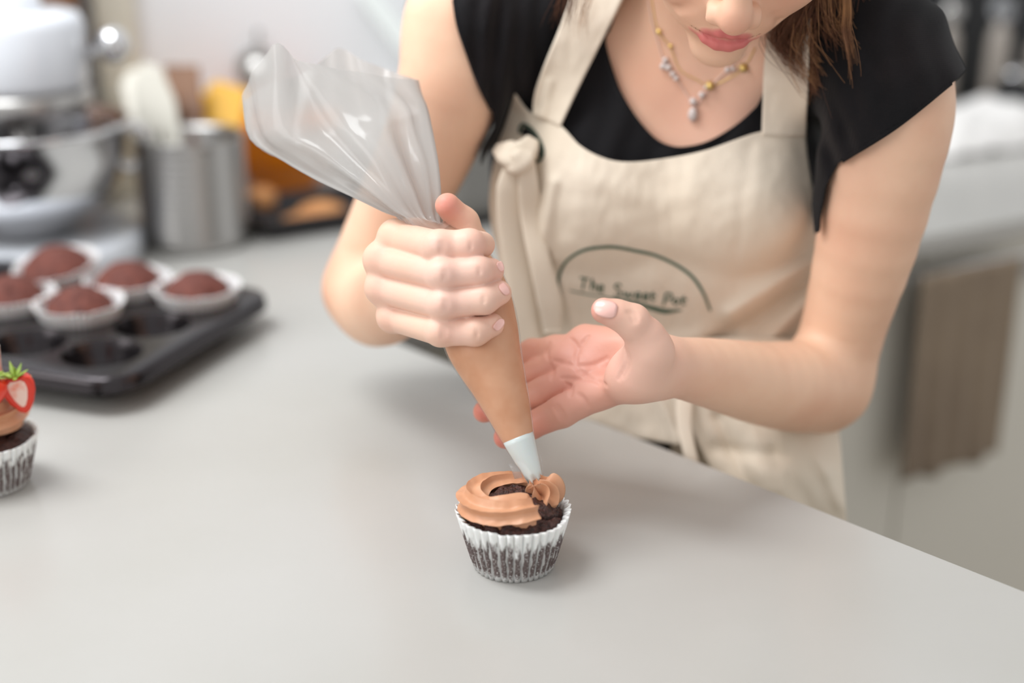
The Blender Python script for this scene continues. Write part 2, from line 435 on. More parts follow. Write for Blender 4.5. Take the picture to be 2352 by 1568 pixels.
def clip_mesh(V, F, m, extra=None):
    """keep the part where the scalar m < 0, cutting triangles along m = 0"""
    F = np.asarray(F)
    T = np.vstack([F[:, [0, 1, 2]], F[:, [0, 2, 3]]]) if F.shape[1] == 4 else F
    inside = m < 0; c = inside[T].sum(1); keep = [T[c == 3]]; V = list(V); m = list(m); cut = {}; new = []
    def ed(a, b):
        k = (min(a, b), max(a, b))
        if k not in cut:
            t = m[a] / (m[a] - m[b]); V.append(V[a] + t * (V[b] - V[a])); cut[k] = len(V) - 1
        return cut[k]
    for t in T[(c > 0) & (c < 3)]:
        poly = []
        for i in range(3):
            a, b = int(t[i]), int(t[(i + 1) % 3])
            if inside[a]: poly.append(a)
            if inside[a] != inside[b]: poly.append(ed(a, b))
        for i in range(1, len(poly) - 1): new.append((poly[0], poly[i], poly[i + 1]))
    T = np.vstack(keep + ([np.array(new)] if new else []))
    used = np.unique(T); re = np.full(len(V), -1); re[used] = np.arange(len(used))
    return np.array(V)[used], re[T]
def poly_sd(px, py, poly):
    """signed distance in the plane to a closed polygon, negative inside"""
    p = np.stack([px, py], -1); poly = np.asarray(poly, float); d = np.full(len(p), 1e9); ins = np.zeros(len(p), bool)
    for i in range(len(poly)):
        a, b = poly[i], poly[(i + 1) % len(poly)]; e = b - a
        t = np.clip(((p - a) @ e) / (e @ e), 0, 1); d = np.minimum(d, np.linalg.norm(p - a - t[:, None] * e, axis=1))
        cr = ((a[1] > p[:, 1]) != (b[1] > p[:, 1])) & (p[:, 0] < (b[0] - a[0]) * (p[:, 1] - a[1]) / (b[1] - a[1] + 1e-12) + a[0])
        ins ^= cr
    return np.where(ins, -d, d)
# ================================================================== THE SETTING
e1 = np.array([math.cos(R(30)), math.sin(R(30))]); n1_ = np.array([-e1[1], e1[0]])
fr0 = np.array([0.478, 1.58])                       # a point on the far counter's front edge
def far(s, t): q = fr0 + e1 * s + n1_ * t; return (q[0], q[1])
pe0, pe1 = G(2352, 1355)[:2], G(950, 800)[:2]        # the near worktop's edge, from the photograph
pd = (pe0 - pe1) / np.linalg.norm(pe0 - pe1)
# inner corner where both counters meet
A_ = np.array([pd, -e1]).T; s_, t_ = np.linalg.solve(A_, fr0 - pe1); corner = pe1 + pd * s_
pend = pe1 + pd * 1.35
WALL_T = 0.66
poly = [tuple(corner), far(1.9, 0), far(1.9, WALL_T), far(-2.2, WALL_T), (-1.9, .2), (-.9, .05), (pend[0], .05) if pend[1] > .05 else tuple(pend)]
poly = [tuple(corner), tuple(pend), (pend[0] - .25, pend[1] - .25), (-1.2, .02), (-1.75, .35), far(-2.0, WALL_T), far(1.9, WALL_T), far(1.9, 0)]
v, f = prism(poly[::-1], TOP - .022, TOP)
o = mesh('worktop', v, f, 'quartz', smooth=False); mod_bevel(o, .002, 2); tag(o, 'pale quartz worktop running from the foreground corner to the far wall', 'worktop')
# cabinets below, set back from the edge
def inset(p, q, dist, left=True):
    d = np.array(q) - np.array(p); d = d / np.linalg.norm(d); n = np.array([-d[1], d[0]]); return np.array(p) + n * dist * (1 if left else -1), np.array(q) + n * dist * (1 if left else -1)
def panel_line(name, p, q, z0, z1, thick, m, parent=None):
    p = np.array(p); q = np.array(q); d = (q - p) / np.linalg.norm(q - p); n = np.array([-d[1], d[0]])
    v, f = prism([tuple(p), tuple(q), tuple(q + n * thick), tuple(p + n * thick)], z0, z1)
    o = mesh(name, v, f, m, parent, smooth=False); mod_bevel(o, .0015, 2); return o
cb = thing('base_cabinet', 'pale grey base cabinets under the worktop at the far right', 'cabinet', (*far(.2, .1), 0))
ca = np.array(far(-.35, .03)); cz = np.array(far(1.85, .03))
panel_line('carcass', far(-.45, .055), far(1.85, .055), .1, TOP - .023, .55, 'cabinet', cb)
panel_line('plinth', far(-.45, .1), far(1.85, .1), 0, .1, .02, 'cabinet', cb)
for i in range(5):
    a = far(-.42 + i * .45, .032); b = far(-.42 + i * .45 + .446, .032)
    d_ = panel_line('door', a, b, .105, TOP - .03, .021, 'cabinet', cb)
    ha, hb = far(-.42 + i * .45 + .12, .02), far(-.42 + i * .45 + .32, .02)
    hv, hf = tube([(ha[0], ha[1], .82), (hb[0], hb[1], .82)], .005, 8)
    mesh('handle', hv, hf, 'steel', d_)
isl = thing('island_cabinet', 'pale grey cabinet carrying the near worktop behind the person', 'cabinet', (corner[0], corner[1], 0))
i0, i1 = corner - pd * .0, pend
nn = np.array([-pd[1], pd[0]]);  nn = nn if nn @ (np.array([0, 0]) - corner) > 0 else -nn
ip = [tuple(i0 + nn * .03), tuple(i1 + nn * .03), (i1 + nn * .5)[0:2], (i0 + nn * .5)[0:2]]
v, f = prism([tuple(x) for x in ip], .1, TOP - .023); o = mesh('carcass', v, f, 'cabinet', isl, smooth=False)
bm_ = bmesh.new(); bm_.from_mesh(o.data); bmesh.ops.recalc_face_normals(bm_, faces=bm_.faces); bm_.to_mesh(o.data)
v, f = prism([tuple(i0 + nn * .09), tuple(i1 + nn * .09), tuple(i1 + nn * .45), tuple(i0 + nn * .45)], 0, .1); mesh('plinth', v, f, 'cabinet', isl, smooth=False)
# room shell
v, f = box(7, 7, .04, (0, 1.6, -.02)); setting(mesh('floor', v, f, 'floor', smooth=False))
wp, wq = np.array(far(-2.2, WALL_T + .002)), np.array(far(2.6, WALL_T + .002))
setting(panel_line('wall_back', wp, wq, 0, 2.6, .1, 'wall'))
tb = G(292, 300, 1.1)
# beige window frame edge at the left of the white wall
def on_wall(px, off=0.0):
    """point of the far wall's line seen in column px (at counter height)"""
    u = (px - 1176) / FPX
    best = None
    for s in np.linspace(-2.2, 2.5, 2400):
        q = fr0 + e1 * s + n1_ * (WALL_T - off); x, y, D = proj(np.array([q[0], q[1], 1.05]))
        if best is None or abs(x - px) < best[0]: best = (abs(x - px), s)
    return best[1]
s0 = on_wall(285)
w_ = panel_line('trim_1', far(s0 - .035, WALL_T - .02), far(s0 + .015, WALL_T - .02), TOP, 2.6, .02, 'trimw'); setting(w_)
# dark wooden shelf with a crate, above and behind the mixer
sh = thing('wooden_cupboard', 'brown wooden cupboard standing on the counter behind the mixer', 'cupboard', (*far(s0 - .5, WALL_T - .04), TOP))
panel_line('carcass', far(s0 - 1.0, WALL_T - .07), far(s0 - .06, WALL_T - .07), TOP + .001, 1.40, .068, 'darkwood', sh)
panel_line('door', far(s0 - .52, WALL_T - .082), far(s0 - .07, WALL_T - .082), TOP + .01, 1.39, .011, 'wood', sh)
panel_line('door', far(s0 - .99, WALL_T - .082), far(s0 - .53, WALL_T - .082), TOP + .01, 1.39, .011, 'wood', sh)

# ================================================================== THINGS ON THE FAR COUNTER
def obj_at(name, vf, m, parent, smooth=True): return mesh(name, vf[0], vf[1], m, parent, smooth, local=True)
# stand mixer, seen front on: bowl, head, chrome band, knob
mx_ = G(84, 596); mz = TOP
mix = thing('stand_mixer', 'white stand mixer with polished steel bowl at the left edge of the picture', 'mixer', (mx_[0], mx_[1], mz), R(14))
pb = [(math.cos(a) * .115, math.sin(a) * .12 + (0 if math.sin(a) < 0 else .0)) for a in np.linspace(0, 2 * math.pi, 40, endpoint=False)]
pb = [(x - (.26 if x < 0 else 0) * abs(math.cos(math.atan2(y, x))) ** .5, y) for x, y in pb]
o = obj_at('base', prism(pb, 0, .032), 'enamel', mix, False); mod_bevel(o, .01, 4)
o = obj_at('column', xf(box(.1, .12, .26), loc=(-.29, 0, .15)), 'enamel', mix, False); mod_bevel(o, .03, 5)
o = obj_at('bowl', lathe([(.001, .036), (.05, .036), (.052, .048), (.075, .062), (.094, .085), (.104, .115), (.109, .143), (.114, .147), (.1145, .152), (.108, .152), (.104, .135), (.096, .1), (.07, .07), (.001, .052)], 64), 'chrome', mix)
o = obj_at('planetary_ring', lathe([(.001, .160), (.058, .160), (.074, .164), (.076, .182), (.07, .188), (.001, .188)], 64), 'steel', mix)
hd = [(.001, .188), (.072, .188), (.0745, .196), (.0745, .252), (.07, .262), (.05, .267), (.001, .268)]
o = obj_at('head_drum', lathe(hd, 64), 'enamel', mix)
o = obj_at('head', xf(lathe([(.001, -.2), (.045, -.19), (.06, -.15), (.066, 0), (.06, .05), (.001, .07)], 40), rot=(0, R(-90), 0), loc=(-.16, 0, .245)), 'enamel', mix)
kb = obj_at('knob', xf(lathe([(.001, 0), (.006, 0), (.006, .014), (.014, .016), (.019, .024), (.019, .034), (.012, .042), (.001, .044)], 28), rot=(R(-20), R(75), 0), loc=(.076, -.02, .222)), 'chrome', mix)
obj_at('shaft', lathe([(.001, .07), (.009, .07), (.009, .165), (.001, .165)], 20), 'steel', mix)
bh = obj_at('bowl_handle', tube(catmull([(.103, .02, .135), (.122, .02, .133), (.125, .02, .1), (.098, .02, .09)], 14), .006, 8), 'chrome', mix)

# perforated steel utensil holder
jg = G(440, 574)
uh = thing('utensil_holder', 'ribbed stainless steel utensil holder standing right of the mixer', 'holder', (jg[0], jg[1] + .03, TOP))
pr = [(.001, .001), (.056, .001), (.058, .004)]
for k in range(12):
    z = .01 + k * .009; pr += [(.058, z), (.0599, z + .003), (.0599, z + .005), (.058, z + .008)]
pr += [(.059, .120), (.061, .124), (.058, .124), (.055, .118), (.055, .006), (.001, .005)]
obj_at('cup', lathe(pr, 56, cap=False), 'steel', uh)
def utensil(name, label, cat, base, tip, headpts, hm, sm, r=.004):
    """a handle from base to tip plus a flat head outline (in the plane facing the viewer) at the tip"""
    t = thing(name, label, cat, tuple(base)); b = np.array(base); q = np.array(tip)
    v, f = tube([b, b + (q - b) * .5, q], [r, r * 1.1, r], 10); mesh('handle', v, f, sm, t)
    d = (q - b) / np.linalg.norm(q - b); side = np.cross(d, CN); side /= np.linalg.norm(side)
    nrm = np.cross(side, d); n = len(headpts)
    V = [q + side * x + d * y + nrm * zz for zz in (-.003, .003) for x, y in headpts]
    F = [tuple(range(n)), tuple(range(n, 2 * n))[::-1]] + [(i, n + i, n + (i + 1) % n, (i + 1) % n) for i in range(n)]
    h_ = mesh('blade', V, F, hm, t, False); mod_bevel(h_, .0018, 2); return t
jc = np.array([jg[0], jg[1] + .03, TOP + .01])
utensil('wooden_spatula', 'brown wooden spatula leaning left in the steel utensil holder', 'spatula', jc + [.012, .0, 0], P(436, 262, 1.63), [(-.015, -.02), (-.019, .0), (-.022, .064), (.018, .056), (.016, 0), (.01, -.02)], 'wood', 'wood', .006)
utensil('yellow_spatula', 'yellow silicone spatula in the steel utensil holder', 'spatula', jc + [-.005, .02, 0], P(496, 290, 1.66), [(-.012, -.01), (-.016, .005), (-.018, .05), (-.008, .058), (.03, .05), (.03, .0), (.014, -.008)], 'yellow', 'wood')
utensil('cream_ladle', 'cream silicone spoon leaning far left in the steel utensil holder', 'spoon', jc + [-.01, -.012, 0], P(372, 300, 1.6), [(-.01, -.05), (-.022, -.02), (-.026, .02), (-.02, .06), (-.004, .082), (.014, .07), (.022, .03), (.02, -.01), (.008, -.05)], 'whitesil', 'whitesil')
utensil('white_scraper', 'white rounded scraper standing between mixer and steel holder', 'scraper', jc + [-.03, .02, 0], P(330, 250, 1.68), [(-.012, -.03), (-.02, 0), (-.02, .04), (-.008, .056), (.008, .056), (.02, .04), (.02, 0), (.012, -.03)], 'whitesil', 'whitesil')

# sieve with dark rim behind, orange jug, small cream ball, steel tray with biscuits
sv = P(592, 160, 1.84)
s_o = thing('hanging_sieve', 'small round sieve with dark rim hanging on the white wall', 'sieve', tuple(sv))
ring = [sv + (math.cos(a) * CR * .022 + math.sin(a) * CU * .022) for a in np.linspace(0, 2 * math.pi, 41)]
v, f = tube(ring, .0055, 10, False); mesh('rim', v, f, 'greyplastic', s_o)
v, f = lathe([(.001, .006), (.012, .004), (.021, 0), (.021, -.001), (.012, .003), (.001, .005)], 32)
from mathutils import Vector as _V
qm = np.array(_V(CN).to_track_quat('Z', 'Y').to_matrix()); mesh('mesh_bowl', v @ qm.T + sv, f, 'steel', s_o)
v, f = tube([sv - CR * .02 + CU * .004, sv - CR * .06 + CU * .0, sv - CR * .075 - CU * .002], .004, 8)
v2, f2 = tube([sv + CU * .024, sv + CU * .05, sv + CU * .052 - CN * .05], .002, 8); mesh('hook', v2, f2, 'greyplastic', s_o)
og = G(640, 462)
oj = thing('orange_bowl', 'orange and yellow mixing bowl behind the piping bag', 'bowl', (og[0], og[1] + .06, TOP))
obj_at('body', lathe([(.001, .0), (.036, .0), (.038, .006), (.06, .03), (.072, .06), (.076, .09), (.079, .094), (.075, .094), (.07, .06), (.055, .03), (.001, .01)], 48), 'orange', oj)
yj = G(545, 470)
yo = thing('yellow_jug', 'mustard yellow jug behind the steel utensil holder', 'jug', (yj[0] - .072, yj[1] + .018, TOP))
obj_at('body', lathe([(.001, 0), (.034, 0), (.036, .006), (.037, .10), (.042, .128), (.043, .131), (.040, .131), (.035, .10), (.033, .01), (.001, .008)], 40), 'yellow', yo)
obj_at('handle', tube(catmull([(.036, 0, .115), (.068, 0, .11), (.07, 0, .05), (.036, 0, .04)], 14), .005, 8), 'yellow', yo)
tg = G(745, 500)
bt = thing('baking_tray', 'dark steel baking tray on the counter behind the piping bag', 'tray', (tg[0] + .01, tg[1] - .005, TOP), R(30))
def tray_mesh(w, d, h, t=.0015, flare=.008):
    r1 = [(x * w / 2, y * d / 2) for x, y in ((-1, -1), (1, -1), (1, 1), (-1, 1))]
    V = [(x, y, t) for x, y in r1] + [(x + math.copysign(flare, x), y + math.copysign(flare, y), h) for x, y in r1] + [(x + math.copysign(flare + .006, x), y + math.copysign(flare + .006, y), h) for x, y in r1]
    F = [(0, 1, 2, 3)] + [(i, 4 + i, 4 + (i + 1) % 4, (i + 1) % 4) for i in range(4)] + [(4 + i, 8 + i, 8 + (i + 1) % 4, 4 + (i + 1) % 4) for i in range(4)]
    return np.array(V), F
o = obj_at('pan', tray_mesh(.19, .10, .022), 'blackmat', bt, False); mod_solid(o, .002, 1); mod_bevel(o, .002, 2)
for (px, py, zz, s, lb) in ((738, 452, .022, 1.0, 'golden round biscuit on the dark baking tray'), (690, 470, .02, .8, 'smaller golden biscuit at the front of the dark baking tray')):
    g = G(px, py, TOP + .03); o = mesh('biscuit', *xf(lathe([(.001, 0), (.026, 0), (.03, .006), (.027, .014), (.012, .02), (.001, .021)], 28), loc=(g[0], g[1], TOP + .0035), s=s), 'biscuit')
    o.location.z = 0; tag(o, lb, 'biscuit')
g = G(602, 488, TOP); o = mesh('bread_roll', *xf(lathe([(.001, 0), (.016, .0), (.021, .012), (.019, .024), (.01, .031), (.001, .033)], 28), loc=(g[0], g[1], TOP + .0005)), 'biscuit'); tag(o, 'small cream coloured bun beside the orange bowl', 'bun')
# pale scraper hanging obliquely on the wall
q0, q1 = P(862, 10, 1.9), P(948, 120, 1.9)
d = q1 - q0; 
t = thing('hanging_ruler', 'pale grey slanting plastic strip on the white wall', 'ruler', tuple(q0))
sd = np.cross(d / np.linalg.norm(d), CN)
V = [q0 - sd * .012 - d * .3, q0 + sd * .012 - d * .3, q1 + sd * .014, q1 - sd * .014]; V += [x - CN * .004 for x in V]
mesh('strip', V, [(0, 1, 2, 3), (7, 6, 5, 4), (0, 4, 5, 1), (1, 5, 6, 2), (2, 6, 7, 3), (3, 7, 4, 0)], 'palegrey', t, False)
v, f = tube([q0 - d * .28, q0 - d * .28 - CN * .06], .0015, 8); mesh('pin', v, f, 'steel', t)

# grey toaster seen between her arm and apron
tg = G(1112, 498)
gt = thing('grey_toaster', 'dark grey toaster on the far counter behind her arm', 'toaster', (tg[0], tg[1] + .02, TOP), R(28))
o = obj_at('body', xf(box(.17, .13, .17), loc=(0, 0, .095)), 'greyplastic', gt, False); mod_bevel(o, .025, 4)
o = obj_at('slot', xf(box(.12, .02, .004), loc=(0, .025, .1805)), 'black', gt, False); obj_at('slot', xf(box(.12, .02, .004), loc=(0, -.025, .1805)), 'black', gt, False)
o = obj_at('lever', xf(box(.02, .03, .012), loc=(.092, 0, .12)), 'black', gt, False); obj_at('foot', xf(box(.13, .1, .012), loc=(0, 0, .006)), 'black', gt, False)

# ------------------------------------------------------------------ right background: dark oven, bottles, cloth, towel
sw = on_wall(2330)
wn = thing('black_oven', 'glossy black countertop oven at the top right against the wall', 'oven', (*far(sw, WALL_T - .055), TOP), R(30))
o = obj_at('body', xf(box(.62, .09, .30), loc=(.02, 0, .16)), 'black', wn, False); mod_bevel(o, .008, 3)
obj_at('door', xf(box(.42, .012, .2), loc=(-.06, -.05, .15)), 'black', wn, False)
obj_at('handle', tube([(-.22, -.066, .27), (.1, -.066, .27)], .006, 8), 'steel', wn)
obj_at('top_panel', xf(box(.6, .08, .012), loc=(.02, 0, .316)), 'steel', wn, False)
for x in (-.2, .2): obj_at('foot', xf(box(.03, .07, .012), loc=(x, 0, .006)), 'blackmat', wn, False)
def bottle(px, D, ytop, ybot, r, label, cap_m, body_m, round_=False):
    b = P(px, ybot, D); zb = TOP; 
    # keep the foot on the counter: slide along the column's ray to counter height
    g = G(px, ybot, TOP)
    t = thing('bottle', label, 'bottle', (g[0], g[1], TOP), 0, 'glass bottles by the black oven')
    D = proj(g)[2]; H = (ybot - ytop) / FPX * D / cP
    obj_at('body', lathe([(.001, 0), (r * .9, 0), (r, .006), (r, H * .62), (r * .8, H * .72), (r * .5, H * .76), (r * .5, H * .8), (.001, H * .8)], 32), body_m, t)
    obj_at('stopper', lathe([(.001, H * .8), (r * .55, H * .8), (r * .95, H * .84), (r * 1.05, H * .91), (r * .8, H * .98), (.001, H)], 32), cap_m, t)
    return t
bottle(2276, 2.2, 12, 262, .018, 'grey bottle with bright round stopper in front of the black oven', 'glass', 'bottle_fill')
bottle(2162, 2.2, 20, 262, .016, 'slim grey bottle at the left end of the black oven', 'steel', 'bottle_fill')
bottle(2368, 2.2, 52, 262, .018, 'grey bottle cut by the right edge of the picture', 'steel', 'bottle_fill')
kg = G(2304, 268)
kt = thing('glass_jar', 'round dark glass jar in front of the grey bottle', 'jar', (kg[0] - .0, kg[1] - .03, TOP))
rr = .034
obj_at('body', lathe([(.001, .0), (.02, .0)] + [(rr * math.sin(a), .036 - rr * math.cos(a)) for a in np.linspace(.75, 2.6, 14)] + [(.016, .07), (.001, .07)], 36), 'black', kt)
obj_at('lid', lathe([(.001, .07), (.017, .07), (.018, .076), (.008, .082), (.001, .083)], 24), 'chrome', kt)
# crumpled white cloth
cg = G(2275, 335)
N_ = 44; V = []; 
for j in range(N_):
    for i in range(N_):
        u, w = i / (N_ - 1) * 2 - 1, j / (N_ - 1) * 2 - 1
        rr_ = max(abs(u), abs(w)); h = .046 * max(0, 1 - rr_ ** 3) + .018 * mn.noise(Vector((u * 2.4, w * 2.4, 3))) * (1.2 - rr_) + .008 * mn.noise(Vector((u * 6, w * 6, 1)))
        a = R(28); x, y = u * .15, w * .085
        V.append((cg[0] + x * math.cos(a) - y * math.sin(a), cg[1] + .05 + x * math.sin(a) + y * math.cos(a), TOP + .003 + max(0, h)))
o = mesh('folded_cloth', V, grid_faces(N_, N_), 'cloth'); mod_solid(o, .002, 1); tag(o, 'crumpled white cloth lying on the far right counter', 'cloth')
# hanging tea towel on the cabinet front
ta = P(2095, 560, 1.66); tb_ = P(2352, 560, 1.80)
def towel_pts(side):
    V = []; nu, nv = 30, 24
    for j in range(nv):
        z = TOP - .045 - (j / (nv - 1)) * .262
        for i in range(nu):
            s = s_l + (s_r - s_l) * i / (nu - 1)
            off = -.010 - .0025 * math.sin(i * .9 + .4 * math.sin(j * .2)) * (0.4 + j / nv)
            q = far(s, off + side); V.append((q[0], q[1], z + (.004 * math.sin(i * .5) if j == nv - 1 else 0)))
    return V, grid_faces(nu, nv)
def s_for(px, z):
    best = (1e9, 0)
    for s in np.linspace(-.4, 1.5, 1500):
        q = far(s, 0); x, y, D = proj(np.array([q[0], q[1], z]))
        if abs(x - px) < best[0]: best = (abs(x - px), s)
    return best[1]
s_l, s_r = s_for(2105, TOP - .05), s_for(2330, TOP - .05)
tw = thing('tea_towel', 'taupe tea towel hanging on the pale cabinet front at right', 'towel', (*far((s_l + s_r) / 2, -.015), TOP - .05))
V, F = towel_pts(0.0); o = mesh('cloth', V, F, 'towel', tw); mod_solid(o, .002, 0)
ra, rb = far(s_l - .02, -.004), far(s_r + .02, -.004)
v, f = tube([(ra[0], ra[1], TOP - .047), (rb[0], rb[1], TOP - .047)], .005, 10)
o = mesh('towel_rail', v, f, 'steel'); tag(o, 'thin steel rail holding the taupe towel', 'rail')
# ================================================================== MUFFIN TIN AND CUPCAKES
ec = np.array([.34, .94]); ec /= np.linalg.norm(ec); er = np.array([-ec[1], ec[0]])
c1 = np.array([-.340, 1.105]); PT = .0745
tin_rz = math.atan2(-er[1], -er[0])                   # local x runs along -er (to the right), local y along ec
tin = thing('muffin_tin', 'dark nonstick twelve cup muffin tin at the left on the worktop', 'muffin tin', (c1[0], c1[1], TOP), tin_rz)
TZ = .033
def cell(cx, cy, hs, r, n=8):
    """flat square plate with a round hole; returns (V, F)"""
    V = []; m = 4 * n
    for i in range(m):
        a = math.pi / 4 + 2 * math.pi * i / m; c_, s_ = math.cos(a), math.sin(a); k = 1 / max(abs(c_), abs(s_))
        V.append((cx + r * c_, cy + r * s_, TZ)); 
    for i in range(m):
        a = math.pi / 4 + 2 * math.pi * i / m; c_, s_ = math.cos(a), math.sin(a); k = 1 / max(abs(c_), abs(s_))
        V.append((cx + hs * c_ * k, cy + hs * s_ * k, TZ))
    return V, [(i, (i + 1) % m, m + (i + 1) % m, m + i) for i in range(m)]
parts_ = [cell(-i * PT, j * PT, PT / 2, .0335) for i in range(4) for j in range(3)]
x0, x1, y0, y1 = -3.5 * PT, .5 * PT, -.5 * PT, 2.5 * PT
def rr_loop(x0, x1, y0, y1, rad, z, n=8):
    V = []
    for cx, cy, a0 in ((x1 - rad, y1 - rad, 0), (x0 + rad, y1 - rad, 90), (x0 + rad, y0 + rad, 180), (x1 - rad, y0 + rad, 270)):
        for k in range(n): a = R(a0 + 90 * k / (n - 1)); V.append((cx + rad * math.cos(a), cy + rad * math.sin(a), z))
    return V
loops = [rr_loop(x0, x1, y0, y1, .0005, TZ), rr_loop(x0 - .010, x1 + .010, y0 - .010, y1 + .010, .026, TZ), rr_loop(x0 - .0145, x1 + .0145, y0 - .0145, y1 + .0145, .0305, TZ - .0012),
         rr_loop(x0 - .0165, x1 + .0165, y0 - .0165, y1 + .0165, .0325, TZ - .005), rr_loop(x0 - .0172, x1 + .0172, y0 - .0172, y1 + .0172, .033, TZ - .013), rr_loop(x0 - .0158, x1 + .0158, y0 - .0158, y1 + .0158, .032, TZ - .0135), rr_loop(x0 - .0152, x1 + .0152, y0 - .0152, y1 + .0152, .0315, TZ - .006)]
V = sum(loops, []); F = grid_faces(32, len(loops), True); parts_.append((V, F))
vf = join(*parts_); o = mesh('body', vf[0], vf[1], 'tray', tin, True, local=True)
bm_ = bmesh.new(); bm_.from_mesh(o.data); bmesh.ops.remove_doubles(bm_, verts=bm_.verts, dist=.0003); bmesh.ops.recalc_face_normals(bm_, faces=bm_.faces); bm_.to_mesh(o.data); bm_.free()
es = o.modifiers.new('e', 'EDGE_SPLIT'); es.split_angle = R(50)
cupv, cupf = lathe([(.0335, TZ), (.0325, TZ - .002), (.031, TZ - .008), (.0255, .006), (.0235, .003), (.001, .003)], 40, cap=False)
cup_me = None
for i in range(4):
    for j in range(3):
        if cup_me is None:
            o = mesh('cup', cupv, cupf, 'tray', tin, True, local=True); cup_me = o.data
        else: o = bpy.data.objects.new('cup', cup_me); COL.objects.link(o); o.parent = tin
        o.location = (-i * PT, j * PT, 0)
if 0: v, f = prism(rr_loop(x1 - .01 + .02, x1 + .052, y0 + PT * .55, y1 - PT * .55, .012, 0)[0:0] or [(p[0], p[1]) for p in rr_loop(x1 + .012, x1 + .046, y0 + .05, y1 - .05, .012, 0)], TZ - .003, TZ - .001)

def liner(rb, rt, h, n=38, amp=.0011, seed=0, z0=.0005):
    """pleated paper case: arched flutes with notches between them; attributes arch and hz"""
    rnd = random.Random(seed); per = 8; m = n * per; nj = 16; V = []; A = []; H = []
    jit = [rnd.uniform(-.35, .35) for _ in range(n)]; tall = [rnd.uniform(-.0006, .0005) for _ in range(n)]
    for j in range(nj):
        t = j / (nj - 1)
        for i in range(m):
            k, fr = divmod(i, per); u = fr / per
            uu = u
            a0 = k + jit[k] * .5; a1 = k + 1 + jit[(k + 1) % n] * .5
            a = (a0 + (a1 - a0) * uu) * 2 * math.pi / n - math.pi / 2
            s = abs(math.sin(math.pi * u)) ** .75
            amp_ = amp * (.45 + .9 * t)
            wob = .0005 * math.sin(3 * a + seed) + .0004 * math.sin(7 * a)
            r = rb + (rt - rb) * (t ** .92) + amp_ * (s - .5) * 2 + wob * t
            z = z0 + (h + tall[k] * t) * t - (.0019 * (1 - s ** .8) if j == nj - 1 else .0008 * (1 - s) * t)
            V.append((r * math.cos(a), r * math.sin(a), z)); A.append(s); H.append(t)
    F = grid_faces(m, nj, True)
    V.append((0, 0, z0)); A.append(0); H.append(0); c = len(V) - 1
    F += [(i, c, (i + 1) % m) for i in range(m)]
    return np.array(V), F, A, H
def muffin(rad, zr, dome, seed, bump=.0011, n=110, nr=44):
    V = [(0, 0, zr + dome)]; F = []
    for j in range(1, nr + 1):
        q = j / nr
        for i in range(n):
            a = 2 * math.pi * i / n; r = rad * min(1, q * 1.06) * (1 - .0 * q)
            zz = zr + dome * (1 - min(1, q) ** 2.4) if q < 1 else zr - .006
            p = Vector((r * math.cos(a), r * math.sin(a), zz))
            nz = mn.noise(p * 190 + Vector((seed, 0, 0))) * bump + mn.noise(p * 480 + Vector((0, seed, 0))) * bump * .5
            crack = abs(mn.noise(p * 60 + Vector((seed * 3, 7, 1)))); cr = -.0028 * max(0, 1 - crack / .06) * (1 if q > .35 else .3) if bump > 0 else 0
            rr_ = 1 + (nz + cr) / max(.02, rad) * .6
            V.append((p.x * rr_, p.y * rr_, p.z + nz + cr))
    for i in range(n): F.append((0, 1 + i, 1 + (i + 1) % n))
    for j in range(nr - 1):
        for i in range(n):
            a = 1 + j * n + i; b = 1 + j * n + (i + 1) % n; F.append((a, a + n, b + n, b))
    return np.array(V), F
def plain_cake(loc, label, group, seed, tilt=(0, 0), cake='cake_tray', rt=.0385, rm=.0295, dome=.018):
    t = thing('cupcake', label, 'cupcake', loc, 0, group); t.rotation_euler = (R(tilt[0]), R(tilt[1]), R(seed * 40))
    V, F, A, H = liner(.0225, rt, .035, 44, .0014, seed)
    o = mesh('paper_case', V, F, 'paper_plain', t, True, True, {'arch': A, 'hz': H}); mod_solid(o, .0003, 1)
    V, F = muffin(rm, .030, dome, seed, .0008, 64, 20); mesh('cake', V, F, cake, t, True, True); return t
def tin_at(i, j): q = c1 + er * PT * i + ec * PT * j; return q
GRP = 'unfrosted chocolate cupcakes in the muffin tin'
q = tin_at(0, 2); plain_cake((q[0], q[1], TOP + .0115), 'unfrosted chocolate cupcake rightmost in the tin', GRP, 1)
q = tin_at(1, 1); plain_cake((q[0], q[1], TOP + .0115), 'unfrosted chocolate cupcake nearest the empty front cup', GRP, 2)
q = tin_at(1, 2); plain_cake((q[0], q[1], TOP + .0115), 'unfrosted chocolate cupcake in the back row, between two others', GRP, 3, rm=.031, dome=.02)
q = tin_at(2, 1); plain_cake((q[0], q[1], TOP + .0115), 'unfrosted chocolate cupcake cut by the left picture edge', GRP, 4, rm=.030, dome=.02)
q = tin_at(2, 2); plain_cake((q[0], q[1], TOP + .020), 'unfrosted chocolate cupcake tilted in its cup, left in the back row', GRP, 5, tilt=(-6, 8), rm=.032, dome=.02)

# ------------------------------------------------------------------ the cupcake being frosted
CX, CY = 0.0012, 0.8075
cc = thing('cupcake', 'half-frosted chocolate cupcake in a fluted white case under the nozzle', 'cupcake', (CX, CY, TOP))
V, F, A, H = liner(.0252, .0345, .0385, 38, .0016, 11)
o = mesh('paper_case', V, F, 'paper', cc, True, True, {'arch': A, 'hz': H}); mod_solid(o, .00025, 1)
V, F = muffin(.0308, .0335, .0165, 21, .0018, 190, 70); mesh('cake', V, F, 'cake', cc, True, True)

